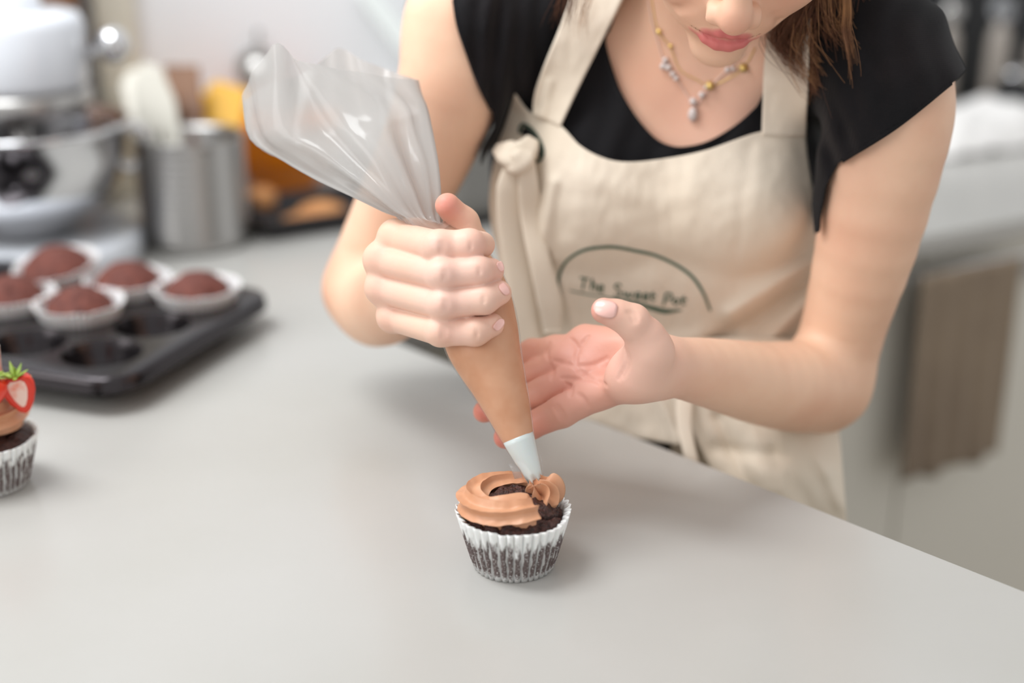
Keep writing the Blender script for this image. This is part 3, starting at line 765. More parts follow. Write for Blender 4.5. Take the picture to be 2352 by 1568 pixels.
def sweep(pts, rads, prof, up=(0, 0, 1), twist=None, flat=1.0):
    """sweep a lobed profile; prof: list of (angle, radius factor); closes both ends to points"""
    pts = np.asarray(pts, float); k = len(pts); T = np.gradient(pts, axis=0); T /= np.linalg.norm(T, axis=1)[:, None]
    up = np.array(up, float); V = []
    for i in range(k):
        s = np.cross(T[i], up); s /= np.linalg.norm(s); u = np.cross(s, T[i]); tw = twist[i] if twist is not None else 0
        for a, f in prof:
            V.append(pts[i] + rads[i] * f * (math.cos(a + tw) * s + math.sin(a + tw) * u * flat))
    n = len(prof); F = grid_faces(n, k, True); F += [tuple(range(n)), tuple((k - 1) * n + i for i in range(n))[::-1]]
    return np.array(V), F
def star(n_lobes, depth, m=14, pw=.62, lean=.0):
    """star section whose ridges are sharp and whose flutes are round"""
    out = []
    for i in range(n_lobes * m):
        k_, u_q = divmod(i, m); u_q /= m; a = 2 * math.pi * (k_ + u_q - .135 * math.sin(2 * math.pi * u_q)) / n_lobes; s = abs(math.sin(a * n_lobes / 2)); f = 1 - depth * s ** pw
        out.append((a + lean * math.cos(a * n_lobes) * .1, f))
    return out
# the rope laid round the top, from its blunt end at front right, round the left and back, up to the nozzle
rope = catmull([(13, -16.5, 44.5), (8, -19.5, 45.5), (0, -20.5, 45), (-12, -19, 44.5), (-22, -12, 44.5), (-26.5, -1, 44.5), (-24.5, 9, 45), (-17, 17, 46), (-5, 20.5, 46.5), (7, 19.5, 46.5), (15, 15, 46.5), (19.5, 9, 46.5), (19, 3, 47)], 190) * .001
tt = np.linspace(0, 1, 190)
rads = .0104 * np.clip(np.minimum((tt + .0) / .045, 1), 0, 1) ** .55 * (1 - .22 * np.clip((tt - .45) / .3, 0, 1)) + .0003
rads *= 1 + .035 * np.sin(tt * 60) * (tt < .25)
prof = star(7, .36, 20, .8)
V, F = sweep(rope, rads, prof, twist=R(20) + tt * 1.5, flat=.9)
V = np.array([v + Vector(v * 1).normalized() * 0 + np.array([0, 0, mn.noise(Vector(v * 220)) * .0005]) for v in V])
o = mesh('frosting_rope', V, F, 'frost', cc, True, True)
# inner fold of the rope at the front
rope2 = catmull([(10.5, -9, 45.5), (4, -9, 47.5), (-5, -10.5, 47.5), (-13, -9, 46.5), (-18.5, -3, 46), (-18, 5, 46.5)], 80) * .001
t2 = np.linspace(0, 1, 80)
V, F = sweep(rope2, .0075 * np.clip(np.minimum(t2 / .12, (1 - t2) / .5), 0, 1) ** .5 + .0003, star(3, .25, 18, .9), twist=R(60) + t2 * 1.2, flat=.8)
mesh('frosting_fold', V, F, 'frost', cc, True, True)
# curled tip of the rope's blunt end
V, F = sweep(catmull([(8, -17, 46), (12, -16, 44.5), (14, -17.5, 42), (14.2, -18.5, 40.2)], 30) * .001, .0052 * (1 - np.linspace(0, 1, 30)) ** .8 + .0002, star(4, .35, 10, .7), flat=.9)
mesh('frosting_tip', V, F, 'frost', cc, True, True)
# star rosette coming out of the nozzle
nz_tip = P(1232, 1113, .9035) - np.array([CX, CY, TOP])
nb = np.array([18.0, 1.0, 42.0]) * .001
ax = catmull([nb + np.array([-.001, .001, -.003]), nb, nb * .62 + nz_tip * .38 + np.array([.0025, 0, .0]), nz_tip + np.array([0.0008, 0, -.001]), nz_tip + np.array([-.0028, .001, .009])], 70)
ta_ = np.linspace(0, 1, 70)
rad_ = np.interp(ta_, [0, .08, .25, .45, .62, .8, .9, 1], [.002, .0078, .0106, .0112, .0096, .0064, .0040, .0028])
m_ = 16; V = []
Ta = np.gradient(ax, axis=0); Ta /= np.linalg.norm(Ta, axis=1)[:, None]
for i in range(70):
    s = np.cross(Ta[i], [0, 1.0, 0]); s /= np.linalg.norm(s); u = np.cross(s, Ta[i]); tw = ta_[i] * 1.5
    for k in range(6 * m_):
        kq, uq = divmod(k, m_); uq /= m_; a = 2 * math.pi * (kq + uq - .135 * math.sin(2 * math.pi * uq)) / 6; sn = abs(math.sin(a * 3)); dep = .62 * math.sin(math.pi * min(1, ta_[i] * .95 + .08)) ** .6
        lobe = math.floor((k + m_ / 2) / m_) % 6; big = (1.1, .95, 1.12, .92, 1.1, 1.0)[lobe]
        f = (1 - dep * sn ** .8) * (1 + (big - 1) * (1 - sn)) * (1 + .14 * (1 - sn) ** 1.5 * math.sin(ta_[i] * 7 + lobe * 2.1) * math.sin(math.pi * ta_[i]))
        lift = .0045 * (1 - sn) ** 2 * math.sin(math.pi * ta_[i])
        V.append(ax[i] + rad_[i] * f * (math.cos(a + tw) * s + math.sin(a + tw) * u) + np.array([0, 0, lift]))
F = grid_faces(6 * m_, 70, True) + [tuple(range(6 * m_)), tuple(69 * 6 * m_ + i for i in range(6 * m_))[::-1]]
mesh('frosting_star', V, F, 'frost', cc, True, True)

# ------------------------------------------------------------------ finished cupcake at the left edge
lg = G(-19, 1112); L = (lg[0], lg[1], TOP)
lc = thing('cupcake', 'finished cupcake with strawberries and tall chocolate swirl at the left edge', 'cupcake', L)
V, F, A, H = liner(.0252, .0345, .0385, 38, .0012, 5)
o = mesh('paper_case', V, F, 'paper', lc, True, True, {'arch': A, 'hz': H}); mod_solid(o, .00025, 1)
V, F = muffin(.0325, .034, .011, 8, .0009, 90, 30); mesh('cake', V, F, 'cake', lc, True, True)
k = 240; tt = np.linspace(0, 1, k); sp = []
for t in tt:
    a = R(-60) - t * 2 * math.pi * 2.7; r = .0235 * (1 - t) ** .7 + .001; sp.append((r * math.cos(a), r * math.sin(a), .043 + .037 * t))
V, F = sweep(sp, .0135 * (1 - .4 * tt) * np.clip(np.minimum(tt / .03, (1 - tt) / .06), 0, 1) ** .5 + .0003, star(7, .5, 16, .75), twist=tt * 5)
mesh('frosting_swirl', V, F, 'frost', lc, True, True)
def berry(loc, rot, label, cut=False, s=1.0):
    t = thing('strawberry', label, 'strawberry', loc); t.rotation_euler = rot
    pr = [(.001, -.026), (.004, -.024), (.0085, -.017), (.0118, -.008), (.0125, -.002), (.011, .003), (.007, .0055), (.001, .005)]
    V, F = lathe(pr, 36)
    if cut: V[:, 1] = np.maximum(V[:, 1], -.0015)
    mesh('flesh', V * s, F, 'red', t, True, True)
    if cut:
        pts = [(x * .86, -.0019, z * .9 - .0005) for x, z in pr] + [(-x * .86, -.0019, z * .9 - .0005) for x, z in pr[::-1]]
        mesh('cut_face', np.array([(x, y, z) for x, y, z in pts]) * s, [tuple(range(len(pts)))], 'red', t, False, True)
        pts = [(x * .55, -.0023, z * .72 - .001) for x, z in pr] + [(-x * .55, -.0023, z * .72 - .001) for x, z in pr[::-1]]
        mesh('pale_core', np.array(pts) * s, [tuple(range(len(pts)))], 'berry_in', t, False, True)
    sv_, sf_ = [], []
    for i in range(34):
        z = -.021 + .024 * ((i * .618) % 1); a = i * 2.4; r = float(np.interp(z, [p[1] for p in pr], [p[0] for p in pr])) + .0001
        y = r * math.sin(a)
        if cut and y < 0: continue
        b = len(sv_); c = np.array([r * math.cos(a), y, z]); tz = np.array([0, 0, .0007]); tx = np.array([-math.sin(a), math.cos(a), 0]) * .0004; n_ = np.array([math.cos(a), math.sin(a), 0]) * .0004
        sv_ += [c - tx, c + tz, c + tx, c - tz, c + n_]; sf_ += [(b, b + 1, b + 4), (b + 1, b + 2, b + 4), (b + 2, b + 3, b + 4), (b + 3, b, b + 4)]
    o = mesh('seeds', np.array(sv_) * s, sf_, 'seed', t, False, True); o['kind'] = 'stuff'
    for i in range(8):
        a = i * math.pi / 4 + .2; up_ = .003 + .006 * ((i * 7) % 3) / 2; V = []; nn_ = 7
        for j in range(nn_):
            q_ = j / (nn_ - 1); w = .0022 * math.sin(math.pi * min(1, q_ * .9 + .12)) * (1 - q_ * .3); r = .0015 + .0095 * q_; z = .0055 + up_ * q_ ** 1.3
            V += [(r * math.cos(a) - w * math.sin(a), r * math.sin(a) + w * math.cos(a), z), (r * math.cos(a) + w * math.sin(a), r * math.sin(a) - w * math.cos(a), z)]
        o = mesh('leaf', np.array(V) * s, [(2 * j, 2 * j + 1, 2 * j + 3, 2 * j + 2) for j in range(nn_ - 1)], 'leaf', t, True, True); mod_solid(o, .0004)
    V, F = tube([(0, 0, .005), (.001, 0, .009), (.002, .001, .0125)], .0008, 8); mesh('stem', V * s, F, 'leaf', t, True, True)
    return t
b1 = P(38, 880, .985); berry((b1[0], b1[1], b1[2]), (R(8), R(-8), R(12)), 'halved strawberry with pale core at the right of the swirl', True, .92)
b2 = P(-22, 880, .975); berry((b2[0], b2[1], b2[2]), (R(14), R(16), R(60)), 'whole red strawberry cut by the left picture edge', False, .95)
wf = P(-14, 868, 1.0)
v, f = tube([wf + np.array([.0, 0, -.03]), wf + np.array([.0005, 0, .006]), wf + np.array([.001, 0, .024])], .0056, 12)
o = mesh('wafer_stick', v, f, 'wafer'); tag(o, 'pink and cream wafer stick standing in the swirl at the left edge', 'wafer')

# ================================================================== PIPING BAG
bag = thing('piping_bag', 'clear plastic piping bag filled with brown buttercream, gripped in a fist', 'piping bag', tuple(P(1234, 1112, .9035)))
axd = [(1233, 1104, .9035, .0046, .0046), (1224, 1070, .904, .0068, .0068), (1206, 1040, .905, .0088, .0088), (1189, 1003, .906, .0112, .0112), (1171, 950, .908, .0145, .0145), (1152, 900, .910, .0176, .0172),
       (1130, 845, .913, .0212, .020), (1112, 797, .916, .0246, .022), (1097, 740, .920, .0262, .023), (1081, 690, .923, .0268, .022), (1058, 640, .927, .0262, .020), (1034, 590, .931, .0225, .0175), (1000, 545, .935, .0170, .0145)]
def ringV(L3, R3, b, n, bulge=0.0, ph=0.0, rip=0.0):
    c = (L3 + R3) / 2; a = (R3 - L3) / 2; nn_ = CN - a * (CN @ a) / (a @ a); nn_ /= np.linalg.norm(nn_); V = []
    for k in range(n):
        th = 2 * math.pi * k / n; w = 1 + rip * math.sin(5 * th + ph) + rip * .6 * math.sin(9 * th - ph * 1.7)
        V.append(c + a * -math.cos(th) * w + nn_ * b * math.sin(th) * w)
    return V
def lr(i, grow=0.0):
    px, py, D, a, b = i
    j = axd.index(i); p0 = axd[max(0, j - 1)]; p1 = axd[min(len(axd) - 1, j + 1)]
    d = np.array([p1[0] - p0[0], p1[1] - p0[1]], float); d /= np.linalg.norm(d); n = np.array([-d[1], d[0]])   # screen right
    c = P(px, py, D); s = CR * n[0] - CU * n[1]
    return c - s * (a + grow), c + s * (a + grow), b + grow
NB = 64
def smooth_rings(rings, m=3):
    A = np.array(rings); k = len(A); return catmull(A.reshape(k, -1), (k - 1) * m + 1).reshape(-1, A.shape[1], 3)
ringsf = [ringV(*lr(i, 0.0), NB) for i in axd]
tail = [((925, 508, .935), (1012, 512, .93), .011), ((884, 488, .94), (1003, 498, .935), .013), ((812, 452, .945), (1000, 440, .94), .017), ((742, 418, .955), (993, 370, .95), .022),
        ((655, 372, .965), (982, 300, .965), .027), ((578, 322, .975), (972, 240, .98), .031)]
for (l, r_, b) in tail: ringsf.append(ringV(P(*l), P(*r_), b, NB, ph=l[1] * .012, rip=.05))
# open mouth of the bag: front edge (from left round to right) and the higher back edge
front = catmull([(560, 232), (575, 200), (600, 168), (655, 122), (682, 146), (700, 160), (760, 172), (840, 180), (905, 186), (966, 184)], NB // 2 + 1)
back = catmull([(966, 184), (930, 168), (885, 148), (825, 118), (768, 88), (742, 102), (700, 140), (650, 168), (600, 190), (560, 232)], NB // 2 + 1)
lastr = []
for k in range(NB):
    th = 2 * math.pi * k / NB
    if k <= NB // 2: x, y = front[k]
    else: x, y = back[k - NB // 2]
    lastr.append(P(x, y, .99) + CN * (.034 * math.sin(th) * (1.0 if k < NB // 2 else 1.0)))
ringsf.append(lastr)
RS = smooth_rings(ringsf, 4)
hh = np.linspace(0, len(ringsf) - 1, len(RS))
milk = []
for i, rg in enumerate(RS):
    amt = np.interp(hh[i], [0, 11, 12.5, 14, 18], [0.02, .04, .35, .66, .72])
    fold = np.interp(hh[i], [11, 13, 16, 19], [0, .0014, .0018, .0012])
    c = rg.mean(0)
    for k in range(NB):
        th = 2 * math.pi * k / NB; nrm = rg[k] - c; nrm /= np.linalg.norm(nrm) + 1e-9
        w = math.sin(th * 7 + 1.2 * math.sin(hh[i] * .8)) + .7 * math.sin(th * 13 + hh[i] * .35) + .5 * math.sin(th * 4 - hh[i] * .7)
        RS[i][k] = rg[k] + nrm * fold * w + CN * fold * .8 * w * (1 if math.sin(th) > 0 else -1)
        milk.append(min(.88, max(0, amt + (.10 * mn.noise(Vector(rg[k] * 26)) + .05 * w if amt > .3 else 0))))
V = RS.reshape(-1, 3); F = grid_faces(NB, len(RS), True)
o = mesh('film', V, F, 'film', bag, True, attrs={'milk': milk}); bag_film = o
# buttercream inside, up to where the fist squeezes it off
fil = [ringV(*lr(i, -.0011), NB) for i in axd[3:]]
fil = smooth_rings([list(np.array(fil[0]) * .0 + np.mean(fil[0], 0) + (np.array(fil[0]) - np.mean(fil[0], 0)) * .9)] + fil, 4)
V = fil.reshape(-1, 3).copy(); n_r = len(fil)
V += np.array([CN * 0 + np.array([mn.noise(Vector(v * 60)), mn.noise(Vector(v * 60 + 5)), 0]) * .0006 for v in V])
F = grid_faces(NB, n_r, True) + [tuple(range(NB)), tuple((n_r - 1) * NB + i for i in range(NB))[::-1]]
mesh('buttercream', V, F, 'frost', bag)
# hard nozzle in the tip: cone ending in teeth
a0, a1 = P(1190, 1004, .906), P(1233, 1112, .9035)
T_ = a1 - a0; Ln = np.linalg.norm(T_); T_ /= Ln; s_ = np.cross(T_, CN); s_ /= np.linalg.norm(s_); u_ = np.cross(s_, T_)
V = []; n = 48; rows = [(0, .0102), (.1, .0098), (.45, .0078), (.75, .0060), (.9, .0050), (1.0, .0042)]
for r_, (q_, rad) in enumerate(rows):
    for k in range(n):
        a = 2 * math.pi * k / n; ext = (.0036 * abs(math.sin(3 * a)) ** .7 if r_ == len(rows) - 1 else 0)
        V.append(a0 + T_ * (Ln * q_ - (ext if r_ == len(rows) - 1 else 0)) + rad * (math.cos(a) * s_ + math.sin(a) * u_))
o = mesh('nozzle', V, grid_faces(n, len(rows), True), 'nozzle', bag); mod_solid(o, .0007, 1)
# cut flap of film beside the nozzle
fp = [(1168, 1066), (1176, 1082), (1182, 1100), (1192, 1098), (1200, 1096), (1196, 1082), (1188, 1070), (1176, 1064)]
V = [P(x, y, .899 + .0004 * i) for i, (x, y) in enumerate(fp)]; c = np.mean(V, 0) + CN * .0012; V.append(c)
o = mesh('film_flap', V, [(i, (i + 1) % 8, 8) for i in range(8)], 'film', bag, True, attrs={'milk': [.35] * 9})
mod_solid(o, .0002)
# ================================================================== THE PERSON
LBL = 'person in black top and linen apron leaning over the worktop to pipe buttercream'
pz = P(1620, 1100, 1.25)
per = thing('person', LBL, 'person', (pz[0], pz[1], 0))
X = lambda px, py, D: P(px, py, D)
CAM3 = np.array([CR, CU, CN])
# head frame
ha, hr = R(55), R(-7)
def camv(r, u, t): return r * CR + u * CU + t * CN
def rolled(r, u, t): return camv(r * math.cos(hr) - u * math.sin(hr), r * math.sin(hr) + u * math.cos(hr), t)
hR, hU, hN = rolled(1, 0, 0), rolled(0, math.cos(ha), math.sin(ha)), rolled(0, -math.sin(ha), math.cos(ha))
hM = np.array([hR, hU, hN])
hO = X(1664, 86, .935) - (hU * -.068 + hN * .088)
def h_(x, y, z): return hO + x * hR + y * hU + z * hN
head = Uni(.016,
    Ell(h_(0, .03, -.02), (.070, .085, .092), hM), Ell(h_(0, -.015, .03), (.058, .075, .060), hM),
    Ell(h_(0, -.058, .042), (.045, .040, .044), hM), Ell(h_(.034, -.030, .058), (.025, .026, .024), hM), Ell(h_(-.034, -.030, .058), (.025, .026, .024), hM),
    Ell(h_(0, -.054, .074), (.027, .020, .016), hM))
head = Uni(.012, head, Ell(h_(0, -.094, .066), (.019, .016, .016), hM), Ell(h_(0, .042, .064), (.046, .018, .018), hM))
head = Uni(.010, head, Cap(h_(0, .018, .086), h_(0, -.026, .106), .0068, .0085), Ell(h_(0, -.034, .1085), (.0100, .0098, .0100), hM))
head = Uni(.0065, head, Ell(h_(.0122, -.0375, .0995), (.0066, .0074, .009), hM), Ell(h_(-.0122, -.0375, .0995), (.0066, .0074, .009), hM))
head = Sub(.003, head, Uni(.002, Cap(h_(.0055, -.0455, .103), h_(.007, -.038, .100), .0026, .002), Cap(h_(-.0055, -.0455, .103), h_(-.007, -.038, .100), .0026, .002)))
head = Sub(.012, head, Uni(.01, Ell(h_(.031, .013, .092), (.018, .012, .013), hM), Ell(h_(-.031, .013, .092), (.018, .012, .013), hM)))
head = Uni(.004, head, Ell(h_(.031, .011, .071), (.0145, .0112, .0122), hM), Ell(h_(-.031, .011, .071), (.0145, .0112, .0122), hM))
head = Uni(.006, head, Ell(h_(.073, -.002, -.012), (.008, .030, .018), hM), Ell(h_(-.073, -.002, -.012), (.008, .030, .018), hM))
# nasolabial folds, corners, mouth line, lips
head = Sub(.006, head, Uni(.002, chain([(h_(.019, -.038, .0995), .0012), (h_(.029, -.048, .0880), .0014), (h_(.0345, -.058, .0780), .0010)]),
                           chain([(h_(-.019, -.038, .0995), .0012), (h_(-.029, -.048, .0880), .0014), (h_(-.0345, -.058, .0780), .0010)])))
lipU = chain([(h_(-.0280, -.0600, .0745), .0012), (h_(-.021, -.0618, .0812), .0022), (h_(-.012, -.0620, .0878), .0030), (h_(-.004, -.0608, .0908), .0034), (h_(.004, -.0608, .0908), .0034), (h_(.012, -.0620, .0878), .0030), (h_(.021, -.0618, .0812), .0022), (h_(.0280, -.0600, .0745), .0012)], .004)
lipL = chain([(h_(-.0265, -.0618, .0752), .0012), (h_(-.020, -.0668, .0808), .0026), (h_(-.011, -.0702, .0870), .0038), (h_(-.004, -.0718, .0892), .0044), (h_(.004, -.0718, .0892), .0044), (h_(.011, -.0702, .0870), .0038), (h_(.020, -.0668, .0808), .0026), (h_(.0265, -.0618, .0752), .0012)], .005)
head = Uni(.0025, head, lipU, lipL)
head = Sub(.0015, head, chain([(h_(-.0300, -.0595, .0745), .0009), (h_(-.021, -.0640, .0835), .0009), (h_(-.011, -.0662, .0910), .0009), (h_(0, -.0668, .0940), .0009), (h_(.011, -.0662, .0910), .0009), (h_(.021, -.0640, .0835), .0009), (h_(.0300, -.0595, .0745), .0009)], .002))
head = Sub(.010, head, Cap(h_(-.010, -.0835, .0865), h_(.010, -.0835, .0865), .0026, .0026))

neckB = X(1590, 60, 1.125)
torso = Uni(.035,
    Ell(X(1502, 350, 1.175), (.128, .155, .10), CAM3), Ell(X(1560, 190, 1.125), (.115, .085, .068), CAM3),
    Ell(X(1375, 440, 1.115), (.060, .060, .052), CAM3), Ell(X(1690, 430, 1.10), (.060, .060, .052), CAM3),
    Ell(X(1510, 720, 1.22), (.118, .15, .088), CAM3), Ell(X(1600, 1060, 1.27), (.112, .12, .10), CAM3),
    Cap(X(1590, 70, 1.125), X(2008, 120, 1.015), .052, .041), Cap(X(1560, 50, 1.13), X(1078, 60, 1.085), .052, .042),
    Cap(neckB, h_(0, -.045, -.028), .056, .050))
# collar bones and throat hollow
torso = Uni(.012, torso, chain([(X(1560, 120, 1.066), .006), (X(1450, 40, 1.075), .006), (X(1330, 0, 1.075), .006)]), chain([(X(1650, 120, 1.062), .006), (X(1800, 60, 1.045), .006), (X(1930, 50, 1.02), .006)]))
# her left arm (right in the picture)
def schain(pts, k=.004):
    A = catmull([list(p) + [r] for p, r in pts], (len(pts) - 1) * 3 + 1)
    return chain([(a[:3], a[3]) for a in A], k * .5)
armL = Uni(.014, schain([(X(2018, 120, 1.010), .0405), (X(2046, 215, 1.000), .0415), (X(2040, 330, 1.005), .0395), (X(1990, 560, 1.035), .0350), (X(1940, 740, 1.068), .0300), (X(1902, 880, 1.088), .0305)], .012),
    schain([(X(1895, 884, 1.084), .0320), (X(1835, 888, 1.055), .0322), (X(1745, 880, 1.022), .0282), (X(1650, 860, .985), .0235), (X(1565, 845, .955), .0190), (X(1505, 842, .935), .0165)], .012),
    Cap(X(1925, 915, 1.100), X(1890, 930, 1.095), .016, .018))
# her right arm (left in the picture)
armR = Uni(.014, schain([(X(1062, 60, 1.075), .0425), (X(1030, 215, 1.085), .0385), (X(968, 370, 1.105), .0345), (X(900, 510, 1.125), .0320), (X(840, 655, 1.15), .0320)], .012),
    schain([(X(842, 668, 1.150), .0325), (X(868, 700, 1.115), .0315), (X(905, 690, 1.060), .0270), (X(935, 668, 1.015), .0215), (X(945, 655, .985), .0185)], .012))

def ray_hit(tree, px, py, off=0.0, d0=.86, d1=1.36, n=100):
    """depth where the sight line through (px, py) meets the tree (offset outwards); nan where it misses"""
    px = np.asarray(px, float).ravel(); py = np.asarray(py, float).ravel(); Ds = np.linspace(d0, d1, n); out = np.full(len(px), np.nan); prev = None
    for D in Ds:
        p = np.stack([(px - 1176) / FPX * D, D * cP + (784 - py) / FPX * D * sP, CAMZ - D * sP + (784 - py) / FPX * D * cP], 1)
        v = tree.f(p) - off
        if prev is not None:
            m = np.isnan(out) & (v < 0) & (prev >= 0); t = prev[m] / (prev[m] - v[m]); out[m] = D - (1 - t) * (Ds[1] - Ds[0])
        prev = v
    return out
# ---- her left hand, palm up, thumb towards us
W1 = X(1500, 842, .934)
palmL = Uni(.009,
    Cap(X(1492, 862, .926), X(1378, 897, .942), .0145, .0118), Cap(X(1490, 850, .934), X(1338, 862, .956), .0140, .0112),
    Cap(X(1488, 836, .942), X(1305, 832, .968), .0135, .0108), Cap(X(1482, 822, .950), X(1278, 806, .980), .0135, .0102),
    Cap(X(1455, 800, .952), X(1345, 782, .972), .0125, .0115),
    Cap(X(1480, 852, .920), X(1440, 868, .922), .0125, .0115), Cap(W1, X(1475, 845, .932), .0165, .0165))
palmL = Sub(.010, palmL, Ell(X(1375, 830, .932), (.020, .016, .012), CAM3))
fL = [chain([(X(1378, 897, .942), .0118), (X(1290, 945, .948), .0106), (X(1218, 978, .957), .0090), (X(1160, 1004, .966), .0078)], .003),
      chain([(X(1338, 862, .956), .0112), (X(1250, 900, .966), .0102), (X(1170, 928, .974), .0088), (X(1112, 945, .978), .0076)], .003),
      chain([(X(1305, 832, .968), .0108), (X(1240, 852, .982), .0098), (X(1180, 876, .988), .0085), (X(1140, 890, .990), .0072)], .003),
      chain([(X(1278, 806, .980), .0102), (X(1222, 808, .994), .0090), (X(1180, 826, .998), .0078), (X(1148, 840, 1.0), .0066)], .003)]
thL = Uni(.004, chain([(X(1472, 856, .916), .0145), (X(1496, 806, .903), .0124), (X(1487, 770, .899), .0112)], .006),
          chain([(X(1490, 790, .900), .0116), (X(1452, 738, .893), .0108), (X(1418, 722, .890), .0088), (X(1387, 713, .888), .0080)], .004))
thenar = Uni(.010, Cap(X(1468, 858, .916), X(1490, 812, .907), .0150, .0120), Cap(X(1438, 868, .924), X(1478, 838, .912), .0120, .0125))
handL = Uni(.0055, palmL, Uni(.0016, *fL)); handL = Uni(.011, handL, thenar, thL)
def creases(tree, lines):
    out = []
    for pts, r_ in lines:
        pts = catmull(pts, 2 * len(pts) + 1); D = ray_hit(tree, pts[:, 0], pts[:, 1], 0.0, .86, 1.05, 80); ok = ~np.isnan(D)
        if ok.sum() < 2: continue
        D = np.interp(np.arange(len(D)), np.arange(len(D))[ok], D[ok]); out.append(chain([(X(p[0], p[1], d_ - .0002), r_ * (.45 + .55 * math.sin(math.pi * i / (len(D) - 1)))) for i, (p, d_) in enumerate(zip(pts, D))], .001))
    return out
cr = creases(handL, [([(1262, 786), (1256, 804), (1258, 824)], .0011), ([(1266, 838), (1270, 854), (1266, 870)], .0010), ([(1300, 880), (1312, 892), (1310, 908)], .0009), ([(1328, 905), (1342, 918), (1350, 934)], .0009),
    ([(1272, 934), (1284, 950), (1292, 968)], .0008), ([(1278, 930), (1290, 946), (1298, 964)], .0006),
    ([(1350, 772), (1326, 805), (1324, 840), (1352, 866), (1392, 884)], .0012), ([(1272, 828), (1315, 838), (1360, 838), (1395, 822)], .0009), ([(1290, 868), (1330, 872), (1372, 868)], .0006),
    ([(1310, 778), (1322, 790), (1330, 812)], .0006), ([(1434, 800), (1437, 836), (1420, 870)], .0011), ([(1441, 806), (1444, 838), (1430, 866)], .0006),
    ([(1442, 716), (1452, 724), (1456, 740)], .0006), ([(1450, 714), (1461, 723), (1464, 738)], .0005)])
handL = Sub(.0024, handL, Uni(.001, *cr))


# ---- her right hand, a fist round the bag, fingers wrapping from left to right
fR = [chain([(X(912, 548, .938), .0112), (X(1006, 568, .899), .0106), (X(1078, 562, .893), .0098), (X(1106, 562, .908), .0086)], .003),
      chain([(X(876, 598, .940), .0105), (X(1016, 630, .893), .0102), (X(1098, 622, .889), .0092), (X(1128, 622, .899), .0082)], .003),
      chain([(X(880, 662, .942), .0102), (X(1018, 698, .894), .0100), (X(1112, 688, .889), .0090), (X(1146, 672, .897), .0080)], .003),
      chain([(X(905, 728, .944), .0096), (X(1012, 760, .900), .0096), (X(1092, 762, .893), .0087), (X(1130, 746, .898), .0076)], .003)]
palmR = Uni(.010,
    Cap(X(912, 548, .938), X(945, 640, .985), .0118, .0150), Cap(X(876, 598, .940), X(935, 650, .985), .0112, .0150),
    Cap(X(880, 662, .942), X(935, 665, .985), .0110, .0150), Cap(X(905, 728, .944), X(940, 680, .985), .0102, .0140),
    Cap(X(945, 655, .985), X(935, 655, .990), .0185, .0185), Cap(X(935, 560, .948), X(960, 600, .972), .012, .015),
    Cap(X(965, 540, .945), X(985, 600, .968), .011, .014))
thR = chain([(X(985, 600, .975), .0150), (X(1085, 565, .953), .0118), (X(1064, 512, .936), .0098), (X(1028, 472, .926), .0082)], .005)
webR = Cap(X(1000, 540, .942), X(1075, 552, .935), .0085, .0095)
handR = Uni(.0045, palmR, Uni(.0014, *fR)); handR = Uni(.006, handR, thR, webR)
# knuckle swellings over each finger joint
kn = []
for (a, r_) in ((X(1010, 563, .893), .0088), (X(1018, 628, .887), .0085), (X(1020, 697, .888), .0082), (X(1014, 761, .895), .0076), (X(872, 592, .937), .0095), (X(874, 660, .939), .0092), (X(898, 727, .941), .0085), (X(905, 540, .935), .0095)): kn.append(Ell(a, (r_, r_, r_), CAM3))
handR = Uni(.005, handR, *kn)
handR = Sub(.0018, handR, Uni(.001, *creases(handR, [([(x + dx, y - 13), (x + dx + 2, y), (x + dx, y + 13)], .0005) for x, y in ((1014, 568), (1022, 632), (1024, 701), (1018, 764)) for dx in (-4, 3)] + [([(x, y - 10), (x + 2, y), (x, y + 10)], .0005) for x, y in ((1080, 566), (1100, 624), (1110, 688), (1094, 768))])))

body_tree = Uni(.015, Uni(.022, torso, armL, armR), handL, handR)
body_tree = Uni(.012, body_tree, head)
HS = 0.00125
V, F = surface(body_tree, (-.26, .74, .80), (.44, 1.46, 1.56), HS)
# skin tints: where blood shows through (knuckles, tips, lips) - colour of the skin itself
def spots(V, L, out):
    for p, s, a in L:
        d2 = ((V - p) ** 2).sum(1); np.maximum(out, a * np.exp(-d2 / (2 * s * s)), out=out)
    return out
fl = [(X(1330, 840, .95), .040, .78), (X(1440, 800, .91), .03, .35), (h_(0, -.034, .120), .012, .35), (h_(.036, -.03, .08), .018, .25), (h_(-.036, -.03, .08), .018, .25),
      (X(1022, 468, .915), .012, .95), (X(1050, 495, .915), .010, .6), (X(1100, 562, .885), .010, .45), (X(1140, 622, .89), .009, .4), (X(1105, 622, .88), .008, .3),
      (X(1375, 715, .882), .011, .75), (X(1362, 712, .885), .008, .9), (X(1290, 960, .94), .022, .55), (X(1240, 985, .95), .018, .75), (X(1240, 900, .955), .02, .6), (X(1230, 860, .97), .018, .6), (X(1225, 810, .98), .018, .6),
      (X(1340, 860, .945), .025, .5), (X(1385, 790, .95), .030, .4), (X(1430, 850, .91), .014, .6), (X(1105, 950, .97), .012, .95), (X(1146, 1012, .96), .012, .95),
      (X(1460, 745, .88), .010, .3), (X(1500, 300, 1.05), .04, .15), (X(1590, 240, 1.05), .03, .22)]
for x, y, D in ((1012, 566, .886), (1020, 630, .88), (1022, 700, .88), (1016, 764, .888)): fl.append((X(x + 14, y, D), .0060, .34))
for i, (x, y, D) in enumerate(((876, 592, .93), (876, 660, .93), (900, 728, .935))): fl.append((X(x, y, D), .007, .3))
flush = spots(V, fl, np.zeros(len(V)))
